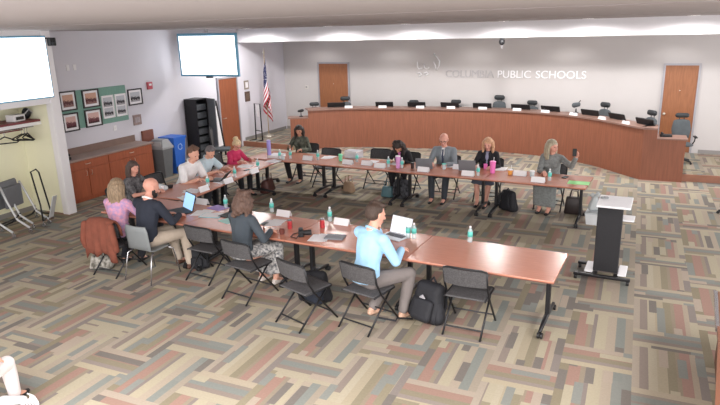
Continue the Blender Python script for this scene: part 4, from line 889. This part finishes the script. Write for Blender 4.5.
NAVY = cloth('navy_suit', '262b38'); GREYS = cloth('grey_suit', '7e868c'); WPOLO = cloth('white_polo', 'e8e8ea'); LBLUE = cloth('pale_blue_shirt', 'c3d8e2'); SKY = cloth('sky_blue_shirt', 'a3cfee')
MAG = cloth('magenta_top', 'c0325f'); BLK = cloth('black', '1c1b20'); DKS = cloth('dark_slate_sweater', '3e464e'); GRD = cloth('grey_dress', '7d8180', var=0.15, sc=30); CAMO = cloth('green_patterned', '6c7063', c2='3b4038', sc=14)
KHAKI = cloth('beige_trousers', 'b3a596'); DKT = cloth('dark_trousers', '2b2c33'); GRT = cloth('taupe_trousers', '77706e'); PLAID = mat('cloth_pink_plaid', 'd79aae', 0.85, scale=22, c2='a58db8'); FLOR = mat('cloth_black_floral', '26242a', 0.85, scale=16, c2='6b6a6c')
PAT = mat('cloth_patterned_skirt', 'c9c7c4', 0.85, scale=28, c2='53555c'); BLUEJ = cloth('blue_jeans', '3c4a66')
COLW = cloth('white_collar', 'eeeeee'); TAUP = cloth('mauve_sweater', '8f7a7a')
person('dark-haired woman in a black and floral top looking to the right at the left end', -8.02, 7.95, -88, lean=6, top=FLOR, sleeve='short', bottom=DKT, skin=PINK, hair=hairm('dark_brown', '4a3a34'), style='mid', fem=True, hyaw=12, hpitch=2, RH=(0.05, 0.42, 0.79), LH=(-0.22, 0.40, 0.79))
person('woman with long light brown hair in a pink and purple plaid shirt, back turned', -6.93, 6.50, 8, lean=6, sc=1.08, top=PLAID, sleeve='long', bottom=DKT, skin=FAIR, hair=hairm('light_brown', '8f7a62'), style='long', fem=True, hyaw=10, hpitch=8, RH=(0.28, 0.42, 0.80), LH=(-0.1, 0.42, 0.80), RF=(0.1, 0.3), LF=(-0.12, 0.2))
person('bald bearded man in a dark navy suit turned toward a laptop, back to the camera', -6.38, 6.46, -4, lean=12, top=NAVY, bottom=KHAKI, skin=PINK, hair=None, beard=hairm('black_beard', '241d1c'), open_front=COLW, collar=COLW, hyaw=22, hpitch=18, sc=1.14, RH=(0.20, 0.52, 0.80), LH=(-0.02, 0.52, 0.80), RF=(0.42, 0.42), LF=(0.12, 0.5), shoes=mat('brown_leather_shoes', '5a3c30', 0.5))
person('heavy man with brown hair in a white polo shirt leaning over the left table', -7.9, 9.12, -92, lean=26, top=WPOLO, sleeve='short', bottom=DKT, skin=FAIR, hair=hairm('brown', '6d5040'), style='short', sc=1.16, hyaw=8, hpitch=4, RH=(0.12, 0.54, 0.80), LH=(-0.12, 0.56, 0.80), collar=COLW)
person('grey-haired man in a pale blue shirt looking down at his papers', -7.97, 9.8, -92, lean=20, top=LBLUE, sleeve='short', bottom=DKT, skin=FAIR, hair=hairm('grey', '6f6a6c'), style='short', sc=1.0, hyaw=5, hpitch=30, RH=(0.14, 0.54, 0.80), LH=(-0.2, 0.56, 0.80), collar=LBLUE)
person('blonde woman with a bun and glasses in a magenta top', -8.0, 10.85, -100, lean=20, sc=0.95, top=MAG, sleeve='threeq', bottom=BLK, skin=PINK, hair=hairm('blonde', 'd4bc96'), style='bun', fem=True, glasses=True, hyaw=5, hpitch=20, RH=(0.14, 0.48, 0.80), LH=(-0.16, 0.48, 0.80))
person('dark-haired person in a green patterned jacket looking down in the far left corner', -7.18, 12.58, 180, lean=4, top=CAMO, bottom=BLK, skin=TAN, hair=hairm('black_brown', '2f2724'), style='mid', fem=True, hyaw=-18, hpitch=16, RH=(0.12, 0.34, 0.86), LH=(-0.2, 0.36, 0.80), rn=(-1, 0, 0), RF=(0.14, 0.35), LF=(-0.14, 0.35))
person('person in black and pink bowed low over the far table with dark hair', -4.42, 12.18, 180, lean=30, top=BLK, bottom=BLK, skin=TAN, hair=hairm('black_brown', '2f2724'), style='curly', fem=True, hyaw=0, hpitch=38, RH=(0.14, 0.50, 0.80), LH=(-0.16, 0.50, 0.80), open_front=cloth('pink_blouse', 'b8679a'), RF=(0.1, 0.4), LF=(-0.1, 0.4))
person('bald man with glasses in a grey suit and dark tie at the far table', -3.5, 12.12, 180, lean=8, top=GREYS, bottom=cloth('charcoal_trousers', '34383f'), skin=PINK, hair=None, sc=1.06, glasses=True, open_front=COLW, tie=cloth('navy_tie', '3a4458'), hyaw=-5, hpitch=14, RH=(0.14, 0.46, 0.80), LH=(-0.14, 0.46, 0.80), RF=(0.13, 0.52), LF=(-0.13, 0.52))
person('blonde woman in a black cardigan with bare legs at the far table', -2.6, 12.14, 180, lean=8, top=BLK, bottom=None, skirt=(cloth('slate_dress', '4d5260'), 0.1), skin=PINK, hair=hairm('strawberry_blonde', 'c69a78'), style='mid', fem=True, open_front=cloth('grey_lilac_top', '8f90a6'), hyaw=0, hpitch=14, RH=(0.14, 0.44, 0.80), LH=(-0.14, 0.44, 0.80), RF=(0.10, 0.50), LF=(-0.08, 0.55))
_, J = person('woman with grey blonde hair in a grey dress raising her hand beside the green folder', -1.33, 12.0, 172, lean=10, sc=1.06, top=GRD, sleeve='long', bottom=None, skirt=(GRD, 0.85), skin=PINK, hair=hairm('grey_blonde', 'a39a84'), style='mid', fem=True, hyaw=-62, hpitch=2, RH=(0.04, 0.46, 0.80), LH=(-0.50, 0.38, 1.10), lpole=(-0.4, 0.1, -1), ld=(-0.1, 0.0, 1), ln=(0.3, 0.9, 0), curlL=0.9, RF=(0.10, 0.42), LF=(-0.08, 0.46))
ph = thing('smartphone', 'dark smartphone in the raised hand of the woman in the grey dress', 'phone', (-1.35, 11.95, 0), R(172))
Mw = Matrix.Translation(J['WrL']+Vector((0.0, 0.035, 0.09))) @ Matrix.Rotation(R(20), 4, 'Z')
MB().rbox(-0.035, 0.035, -0.004, 0.004, -0.05, 0.09, 0.004, Mx=Mw).build('phone_body', BLACKP, ph)
person('woman with curly brown hair in a dark slate sweater and patterned skirt, back turned', -4.68, 6.44, -10, lean=6, top=DKS, bottom=None, skirt=(PAT, 0.75), skin=FAIR, hair=hairm('curly_brown', '5d463c'), style='curly', fem=True, sc=1.1, hyaw=-6, hpitch=14, RH=(0.22, 0.36, 0.80), LH=(-0.12, 0.42, 0.80), RF=(0.22, 0.40), LF=(-0.02, 0.38), shoes=mat('white_sandals', 'd8cfc8', 0.5))
person('dark-haired man in a light blue shirt with a belt leaning on his hand, back turned', -2.78, 6.24, -26, lean=12, top=SKY, bottom=GRT, skin=FAIR, hair=hairm('dark_brown2', '45352c'), style='short', sc=1.16, hyaw=10, hpitch=8, RH=(0.12, 0.50, 0.82), LH=(-0.02, 0.24, 1.10), lpole=(-0.5, 0.4, -0.6), ld=(0.05, 0.2, 1), ln=(0, -1, 0.2), curlL=1.0, RF=(0.28, 0.36), LF=(-0.05, 0.15), collar=SKY, belt=mat('black_belt', '201c1c', 0.4), shoes=mat('tan_shoes', 'c9a58e', 0.5))
person('person in white trousers and black shoes cut off at the lower left corner', -5.1, 2.85, 20, lean=0, top=WPOLO, bottom=cloth('white_trousers', 'e6dede'), skin=FAIR, hair=hairm('brown', '6d5040'), style='short', RH=(0.16, 0.2, 0.66), LH=(-0.16, 0.2, 0.66), RF=(0.04, 0.55), LF=(-0.75, 0.45))
# ================================================================= PROPS
TT = 0.74
def mk_bottle():
    t = thing('water_bottle', '', 'bottle')
    MB().lathe([(0.028, 0), (0.032, 0.006), (0.032, 0.06), (0.029, 0.075), (0.032, 0.09), (0.032, 0.15), (0.014, 0.19), (0.012, 0.2)], 14).build('bottle_body', CLEAR, t, smooth=True)
    MB().lathe([(0.0335, 0.075), (0.0335, 0.145)], 14).build('label_band', TEAL, t, smooth=True)
    MB().lathe([(0.014, 0.195), (0.014, 0.215), (0.012, 0.217)], 12).build('cap', WHITE, t); return t
def mk_tent():
    t = thing('name_card', '', 'name card')
    MB().add([(-0.12, -0.04, 0), (0.12, -0.04, 0), (0.12, 0, 0.095), (-0.12, 0, 0.095), (0.12, 0.04, 0), (-0.12, 0.04, 0), (-0.12, -0.037, 0), (0.12, -0.037, 0), (0.12, 0, 0.091), (-0.12, 0, 0.091), (0.12, 0.037, 0), (-0.12, 0.037, 0)],
             [[0, 1, 2, 3], [3, 2, 4, 5], [7, 6, 9, 8], [8, 9, 11, 10], [0, 6, 7, 1], [4, 10, 11, 5], [1, 7, 8, 2], [2, 8, 10, 4], [0, 3, 9, 6], [3, 5, 11, 9]]).build('card', PAPER, t); return t
def mk_papers():
    t = thing('papers', '', 'papers')
    for k, a in enumerate((0, 9, -14)): MB().box(-0.108, 0.108, -0.14, 0.14, 0.0015*k, 0.0015*k+0.0012, Mx=Matrix.Translation((0.03*k, 0.012*k, 0)) @ Matrix.Rotation(R(a), 4, 'Z')).build('sheet', PAPER, t)
    return t
def P_(key, mk, px, py, rz, label, group=None, z=TT):
    p = at(px, py, z); return place(key, mk, (p.x, p.y, z), R(rz), label, group)
for px, py, lb in ((280, 159, 'at the corner next to the purple flask'), (290.5, 158.5, 'left of the person in the green patterned jacket'), (318, 160, 'right of the card before the green patterned jacket'), (357, 162, 'beside the clear box on the far table'), (388.5, 167, 'left of the person bowed over the table'),
                   (402, 168, 'between the bowed person and the bald man in grey'), (478, 175.5, 'in front of the blonde woman in a black cardigan'), (549.5, 180.5, 'in front of the woman with the raised hand'), (208, 186, 'in front of the man in the white polo shirt'), (235, 177, 'in front of the man in the pale blue shirt'), (258, 169, 'beside the woman in the magenta top'),
                   (192, 206, 'behind the laptop with the blue screen'), (226, 208, 'in front of the black laptop on the nearest row'), (272, 212, 'right of the woman in the dark sweater'), (330, 221, 'left of the man in the light blue shirt'), (408, 238, 'right of the white laptop, left of the pair'), (414, 238.5, 'right of the white laptop, right of the pair'), (470, 242, 'standing alone on the bare right-hand table')):
    P_('bottle', mk_bottle, px, py, px, 'clear teal-labelled water bottle ' + lb, 'water bottles on the tables')
for px, py, rz, lb in ((308, 160, 176, 'before the person in the green patterned jacket'), (348, 164, 176, 'at the left of the clear box'), (367, 165, 176, 'right of the clear box'), (380, 167.5, 176, 'before the empty chair left of the bowed person'), (379.5, 168, 176, ''), (423.5, 171.5, 176, 'before the bald man in the grey suit'), (459, 169, 176, 'right of the bald man in the grey suit'), (468, 175.5, 176, 'before the blonde woman in the black cardigan'), (520, 175.5, 176, 'right of the orange cup'), (538, 182, 176, 'before the woman with the raised hand'),
                       (203.5, 191, 84, 'before the man in the white polo shirt'), (228, 183, 84, 'before the man in the pale blue shirt'), (254, 173, 84, 'before the woman in the magenta top'), (202.5, 204, -4, 'behind the laptop with the blue screen'), (284, 216, -4, 'right of the woman in the dark sweater'), (342, 224.5, -4, 'left of the man in the light blue shirt')):
    if lb: P_('tent', mk_tent, px, py, rz, 'folded white name card ' + lb, 'white name cards on the tables')
for px, py, rz, lb in ((327, 157.5, 10, 'on the far table right of the green patterned jacket'), (450, 166, 30, 'in front of the bald man in grey'), (395, 163.5, -20, 'under the bowed person'), (498, 169, 15, 'between the pink tumbler and the orange cup'), (192, 191.5, 100, 'in front of the man in the white polo shirt'), (186, 198, 60, 'at the left table end beyond the laptop'), (222, 182, 75, 'beside the tablet on the left table'), (245, 166.5, 100, 'before the woman in the magenta top'), (273, 161.5, 80, 'at the far end of the left row'),
                       (272, 223, 20, 'right of the woman in the dark sweater'), (318, 238, 10, 'between the camera and the grey book'), (200, 213, 15, 'right of the laptop with the blue screen'), (237, 221, 30, 'left of the woman in the dark sweater'), (369, 162, 5, 'before the empty chairs on the far table')):
    P_('papers', mk_papers, px, py, rz, 'loose white sheets ' + lb, 'loose papers on the tables')
SCRB = mat('lit_laptop_screen', '8fb8e0', 0.3, emit=0.7); SCRW = mat('lit_white_laptop_screen', 'e8eefa', 0.3, emit=0.6)
def laptop(px, py, rz, label, body, scr, tilt=18, s=1.0):
    p = at(px, py, TT); t = thing('laptop', label, 'laptop', (p.x, p.y, TT), R(rz))
    MB().rbox(-0.165*s, 0.165*s, -0.115*s, 0.115*s, 0, 0.014, 0.004).build('laptop_base', body, t)
    MB().box(-0.14*s, 0.14*s, -0.02*s, 0.09*s, 0.014, 0.016).build('keyboard', BLACKP, t)
    Mx = Matrix.Translation((0, 0.115*s, 0.014)) @ Matrix.Rotation(R(-tilt), 4, 'X')
    l = MB().rbox(-0.165*s, 0.165*s, 0, 0.008, 0, 0.225*s, 0.003, Mx=Mx).build('lid', body, t)
    MB().box(-0.15*s, 0.15*s, -0.002, 0.0, 0.012, 0.212*s, Mx=Mx).build('display', scr, l); return t
laptop(179, 212, -28, 'open laptop showing a pale blue screen before the suited man', BLACKP, SCRB, s=1.2)
laptop(394, 237, -18, 'open white laptop before the man in the light blue shirt', mat('silver_laptop', 'd6dade', 0.4, 0.3, var=0.02), SCRW, s=1.05)
laptop(231, 216, -8, 'open black laptop left of the woman in the dark sweater', BLACKP, BLACKP, tilt=35)
laptop(218, 180, -75, 'black tablet laptop between the two men in the left row', BLACKP, BLACKP, tilt=40, s=0.9)
laptop(425, 167.5, 190, 'grey laptop lid up beside the bald man in grey', mat('grey_laptop', '878c92', 0.4, 0.3, var=0.02), SCRW, tilt=20)
laptop(468, 169.5, 186, 'grey laptop lid up beside the blonde woman', mat('grey_laptop', '878c92'), SCRW, tilt=20)
def flat(px, py, rz, w_, d_, h_, name, label, cat, m, z=TT, part='cover'):
    p = at(px, py, z); t = thing(name, label, cat, (p.x, p.y, z), R(rz)); MB().rbox(-w_/2, w_/2, -d_/2, d_/2, 0, h_, min(0.003, h_*0.4)).build(part, m, t)
    MB().box(-w_/2+0.01, w_/2-0.01, -d_/2+0.01, d_/2-0.01, h_, h_+0.0015).build('sheet', PAPER if m is not PAPER else m, t) if name == 'folder' and 'green' not in label else None
    return t
flat(578.7, 183, 178, 0.36, 0.24, 0.006, 'folder', 'bright green paper folder at the right end of the far table', 'folder', mat('bright_green_paper', '9fe89a', 0.7, var=0.02))
flat(212, 215.5, 10, 0.34, 0.24, 0.005, 'folder', 'turquoise folder with white sheet beside the black laptop', 'folder', mat('turquoise_folder', '5fc0cc', 0.6, var=0.03))
flat(218, 208, -15, 0.30, 0.22, 0.006, 'book', 'purple booklet behind the turquoise folder', 'book', mat('purple_cover', '9a7fc0', 0.6, var=0.03))
flat(228, 221, -20, 0.24, 0.2, 0.006, 'book', 'pale teal booklet below the turquoise folder', 'book', mat('pale_teal_cover', 'a8d4cf', 0.6, var=0.03))
flat(335, 238, 10, 0.26, 0.18, 0.025, 'book', 'thick grey book left of the man in the light blue shirt', 'book', mat('grey_cover', '74787f', 0.5, var=0.1))
flat(565, 177.5, 170, 0.09, 0.17, 0.01, 'smartphone', 'black smartphone lying before the raised-hand woman', 'phone', BLACKP, part='phone_body')
flat(247, 170, 10, 0.08, 0.15, 0.01, 'smartphone', 'black smartphone lying before the woman in the magenta top', 'phone', BLACKP, part='phone_body')
flat(276.5, 157, 90, 0.3, 0.3, 0.06, 'box', 'white flat box at the far end of the left row', 'box', PAPER, part='carton')
flat(264, 224, 0, 0.08, 0.15, 0.01, 'smartphone', 'black smartphone lying right of the woman in the dark sweater', 'phone', BLACKP, part='phone_body')
# cups, tumblers, flask
def cup(px, py, r0, r1, h, m, name, label, cat='cup', lid=None, straw=None, sleeve=None):
    p = at(px, py, TT); t = thing(name, label, cat, (p.x, p.y, TT))
    MB().lathe([(r0*0.9, 0), (r0, 0.004), (r1, h), (r1-0.004, h), (r0-0.004, 0.01)], 18).build('cup_body', m, t, smooth=False)
    if lid: MB().lathe([(r1+0.002, h-0.004), (r1+0.002, h+0.006), (r1*0.8, h+0.014)], 18).build('lid', lid, t)
    if straw: MB().tube([(0.01, 0, h*0.4), (0.02, 0.005, h+0.09)], 0.005).build('straw', straw, t)
    return t
HP = mat('hot_pink_tumbler', 'f07cc4', 0.4, var=0.03)
cup(340.5, 161, 0.035, 0.045, 0.14, mat('mint_cup', '7fe0b0', 0.4, var=0.03), 'tumbler', 'mint green tumbler left of the clear box', 'tumbler', lid=mat('mint_cup', ''))
cup(398, 168, 0.04, 0.05, 0.24, mat('lilac_tumbler', 'd89ad2', 0.4, var=0.03), 'tumbler', 'tall lilac pink tumbler in front of the bowed person', 'tumbler', lid=PAPER)
cup(412.5, 168.5, 0.03, 0.04, 0.11, mat('dark_brown_cup', '3a2c2c', 0.5), 'coffee_cup', 'dark paper coffee cup left of the bald man', 'cup', lid=BLACKP)
cup(444, 169.5, 0.035, 0.045, 0.11, CLEAR, 'plastic_cup', 'clear plastic cup before the bald man in grey', lid=TEAL)
cup(492.5, 173, 0.045, 0.058, 0.22, HP, 'tumbler', 'hot pink tumbler with white straw beside the blonde woman', 'tumbler', lid=HP, straw=PAPER)
cup(485.5, 169, 0.035, 0.04, 0.10, HP, 'coffee_cup', 'small pink cup left of the hot pink tumbler', 'cup')
cup(510, 174.5, 0.04, 0.045, 0.09, mat('orange_cup', 'e8a04c', 0.5, var=0.03), 'plastic_cup', 'orange cup with a white straw on the far table', lid=PAPER, straw=PAPER)
cup(532, 177, 0.04, 0.045, 0.11, CLEAR, 'plastic_cup', 'clear plastic cup left of the raised-hand woman', lid=PAPER)
cup(269.5, 157.5, 0.045, 0.045, 0.38, mat('purple_flask', 'a49ae0', 0.35, 0.2, var=0.03), 'flask', 'tall lavender steel flask at the far end of the left row', 'flask', lid=mat('purple_flask', ''))
cup(322.5, 227.5, 0.033, 0.033, 0.12, mat('red_can', 'b83a40', 0.35, 0.3, var=0.2, scale=30), 'drink_can', 'red drink can left of the bottle near the man in light blue', 'can', lid=CHROME)
cup(290, 228.5, 0.033, 0.033, 0.12, mat('red_can', ''), 'drink_can', 'red drink can behind the black photo camera', 'can', lid=CHROME)
cup(282, 234, 0.035, 0.04, 0.07, mat('brown_mug', '6a3a34', 0.4), 'mug', 'small brown cup right of the woman in the dark sweater', 'mug')
cup(283, 159.5, 0.04, 0.045, 0.10, CLEAR, 'plastic_cup', 'clear plastic cup at the left-far table corner', lid=PAPER)
cup(170, 188, 0.05, 0.06, 0.05, BLACKP, 'snack_bowl', 'black shallow bowl before the man in the white polo', 'bowl')
p = at(159, 191, TT); t = thing('snack_bag', 'clear crinkled plastic bag of packages at the left table end', 'bag', (p.x, p.y, TT), 0.3)
MB().hull([((-0.1, 0, 0.04), (0.05, 0.08, 0.04)), ((0.1, 0.03, 0.05), (0.06, 0.07, 0.05)), ((0, 0, 0.11), (0.07, 0.05, 0.03))]).build('bag_film', glass('crinkled_film', 'e6edf0', 0.6), t)
MB().rbox(-0.09, -0.01, -0.05, 0.05, 0.0, 0.09, 0.01).build('package', mat('pink_package', 'd98a94', 0.5, var=0.1), t); MB().rbox(0.02, 0.11, -0.04, 0.05, 0.0, 0.1, 0.01).build('package', PAPER, t)
p = at(354, 157.5, TT); t = thing('clear_box', 'clear plastic box with papers on the far table', 'box', (p.x, p.y, TT), R(176))
MB().box(-0.17, 0.17, -0.12, 0.12, 0, 0.15).build('box_shell', glass('clear_box_plastic', 'e4e6ee', 0.45), t); MB().rbox(-0.14, 0.1, -0.1, 0.1, 0.005, 0.08, 0.004).build('paper_stack', PAPER, t); MB().rbox(-0.175, 0.175, -0.125, 0.125, 0.15, 0.16, 0.004).build('lid', mat('box_lid_grey', 'c4c4cc', 0.4), t)
p = at(301, 236, TT); t = thing('photo_camera', 'black photo camera with lens on the nearest table row', 'camera', (p.x, p.y, TT), R(-60))
MB().rbox(-0.07, 0.07, -0.035, 0.035, 0, 0.09, 0.012).rbox(-0.03, 0.03, -0.03, 0.03, 0.088, 0.12, 0.01).build('camera_body', BLACKP, t); MB().lathe([(0.034, 0), (0.036, 0.06), (0.04, 0.11), (0.034, 0.115)], 18, Mx=Matrix.Translation((0, 0.03, 0.045)) @ Matrix.Rotation(-PI/2, 4, 'X')).build('lens', BLACKM, t); MB().tube([(-0.07, 0, 0.08), (-0.13, 0.05, 0.02), (-0.1, -0.1, 0.006), (0.03, -0.14, 0.006), (0.12, -0.06, 0.01), (0.07, 0, 0.08)], 0.006).build('strap', BLACKP, t)
p = at(163, 203, TT); 
# ---------------------------------------------------------------- bags on the floor
def pack(px, py, rz, label, m, s=1.0, z=0.0, lean=0, logo=True, lying=False, acc=None):
    p = at(px, py, 0); t = thing('backpack', label, 'backpack', (p.x, p.y, z), R(rz)); t.rotation_euler.x = R(lean)
    b = MB().hull([((-0.13*s, 0, 0.08*s), (0.07*s, 0.09*s, 0.08*s)), ((0.13*s, 0, 0.08*s), (0.07*s, 0.09*s, 0.08*s)), ((-0.10*s, 0, 0.36*s), (0.07*s, 0.07*s, 0.08*s)), ((0.10*s, 0, 0.36*s), (0.07*s, 0.07*s, 0.08*s))])
    remesh(b, 'main_compartment', m, t, 0.012*s, 4)
    MB().hull([((-0.08*s, -0.11*s, 0.08*s), (0.05*s, 0.04*s, 0.06*s)), ((0.08*s, -0.11*s, 0.08*s), (0.05*s, 0.04*s, 0.06*s)), ((-0.08*s, -0.10*s, 0.22*s), (0.05*s, 0.03*s, 0.04*s)), ((0.08*s, -0.10*s, 0.22*s), (0.05*s, 0.03*s, 0.04*s))]).build('front_pocket', acc or m, t, smooth=True)
    for q in (-1, 1): MB().tube([(q*0.08*s, 0.07*s, 0.40*s), (q*0.10*s, 0.13*s, 0.36*s), (q*0.12*s, 0.15*s, 0.2*s), (q*0.13*s, 0.09*s, 0.05*s)], 0.02*s, 6).build('shoulder_strap', m, t, smooth=True)
    MB().tube([(-0.04*s, 0.02, 0.43*s), (0, 0.02, 0.48*s), (0.04*s, 0.02, 0.43*s)], 0.012*s, 6).build('grab_handle', m, t)
    for q in (-1, 1): MB().hull([((q*0.18*s, -0.01, 0.09*s), (0.05*s, 0.07*s, 0.07*s)), ((q*0.15*s, -0.01, 0.22*s), (0.04*s, 0.05*s, 0.05*s))]).build('side_pocket', m, t, smooth=True)
    if logo: MB().hull([((-0.03*s, -0.128*s, 0.27*s), 0.008*s), ((0.03*s, -0.128*s, 0.27*s), 0.008*s), ((0, -0.128*s, 0.295*s), 0.008*s)]).build('badge', GREYM, t)
    return t
NYL = mat('black_nylon', '1d1e24', 0.75, var=0.15, bump=0.4, bscale=25); NAVN = mat('dark_navy_nylon', '252c3a', 0.7, var=0.2, bump=0.4, bscale=25)
t = pack(425, 322, -20, 'black backpack with white badge between the two right-hand near chairs', NYL, 1.15, lean=-16)
MB().tube([(-0.1, -0.12, 0.02), (-0.2, -0.3, 0.012), (-0.12, -0.42, 0.012), (-0.28, -0.55, 0.012)], 0.012, 6).build('loose_strap', NYL, t, smooth=True)
pack(316, 302, 15, 'black and teal backpack under the nearest table beside the man in light blue', NYL, 1.0, logo=False, acc=NAVN)
pack(402, 199, 170, 'black and white striped backpack under the far table at the bowed person', mat('striped_nylon', '25262b', 0.8, scale=20, c2='5c5d63'), 1.0, logo=False)
pack(508, 211, 150, 'lumpy black backpack on the floor between the two women', NYL, 0.95, logo=False)
pack(200, 268, 10, 'black backpack under the empty chair near the suited man', NYL, 0.75, logo=False)
def tote(px, py, rz, w_, d_, h_, m, label, name='tote_bag', hm=None):
    p = at(px, py, 0); t = thing(name, label, 'bag', (p.x, p.y, 0), R(rz))
    MB().hull([((-w_/2+0.04, 0, 0.04), (0.04, d_/2, 0.04)), ((w_/2-0.04, 0, 0.04), (0.04, d_/2, 0.04)), ((-w_/2+0.06, 0, h_-0.03), (0.03, d_*0.3, 0.03)), ((w_/2-0.06, 0, h_-0.03), (0.03, d_*0.3, 0.03))]).build('bag_body', m, t, smooth=True)
    for q in (-1, 1): MB().tube([(-w_*0.22, q*d_*0.25, h_-0.02), (-w_*0.16, q*d_*0.3, h_+0.12), (w_*0.16, q*d_*0.3, h_+0.12), (w_*0.22, q*d_*0.25, h_-0.02)], 0.009, 6).build('handle', hm or m, t, smooth=True)
    return t
tote(388, 197, 175, 0.3, 0.2, 0.24, mat('teal_leather', '4f7078', 0.5, var=0.1), 'dark teal handbag on the floor left of the striped backpack')
tote(573, 214, 178, 0.34, 0.2, 0.34, mat('black_brown_leather', '2a2020', 0.5, var=0.1), 'black tote bag under the right end of the far table')
tote(349, 192, 160, 0.3, 0.18, 0.24, mat('tan_canvas', '9a8069', 0.8, var=0.1), 'tan canvas bag standing on the floor below the clear box')
tote(268, 192, 100, 0.42, 0.24, 0.3, mat('dark_red_brown_leather', '4e2c28', 0.5, var=0.25, scale=12), 'dark red-brown bag under the left row near its far end')
tote(103, 268, 20, 0.36, 0.22, 0.22, mat('white_patterned_fabric', 'b8b4ac', 0.8, scale=18, c2='5a564e'), 'white patterned bag on the floor under the rust coat')
p = at(593, 223, 0); t = thing('storage_bin', 'white plastic storage box behind the podium at the far table end', 'box', (p.x, p.y, 0), R(-5))
frust(MB(), 0.10, 0.13, 0.125, 0.16, 0, 0.2).build('bin_body', mat('white_bin_plastic', 'cfd3d6', 0.5, var=0.03), t); MB().rbox(-0.13, 0.13, -0.17, 0.17, 0.2, 0.225, 0.006).build('lid', mat('grey_white_lid', 'b4babd', 0.5), t)
p = t.location; t = thing('plastic_bag', 'crumpled clear plastic bag on top of the white storage box', 'bag', (p.x, p.y, 0.226), 0)
bb = MB().hull([((-0.05, 0, 0.07), (0.06, 0.1, 0.07)), ((0.05, 0.03, 0.06), (0.06, 0.1, 0.06)), ((0, 0, 0.2), (0.06, 0.07, 0.1))]); bb.ball((0.04, 0, 0.3), (0.05, 0.05, 0.06), 1).ball((-0.04, 0.02, 0.28), (0.05, 0.05, 0.05), 1)
bb.build('bag_film', glass('grey_film', 'b9c0c2', 0.7), t)
p = at(38, 402, 0.05); t = thing('fringed_cloth', 'white fringed cloth hanging down at the lower left corner', 'cloth', (p.x-0.1, p.y-0.1, 0.02), 0)
MB().hull([((0, 0, 0.09), (0.07, 0.06, 0.03)), ((-0.1, -0.1, 0.12), (0.06, 0.06, 0.04))]).build('cloth_body', WHITE, t, smooth=True)
for k in range(12): a = -0.6+k*0.2; MB().tube([(0.09*math.cos(a), 0.08*math.sin(a), 0.11), (0.13*math.cos(a), 0.12*math.sin(a), 0.07), (0.15*math.cos(a+0.1), 0.14*math.sin(a+0.1), 0.005)], 0.007, 5).build('fringe', WHITE, t)
# apply the collected remesh results
bpy.context.view_layer.update(); dg = bpy.context.evaluated_depsgraph_get()
new = [(o, bpy.data.meshes.new_from_object(o.evaluated_get(dg))) for o in PENDING]
for o, me in new:
    o.modifiers.clear(); old = o.data; o.data = me; me.name = o.name; me.polygons.foreach_set('use_smooth', [True]*len(me.polygons))
for o in list(COL.objects):
    if 'label' in o and o['label'] == '': print('EMPTY LABEL', o.name)
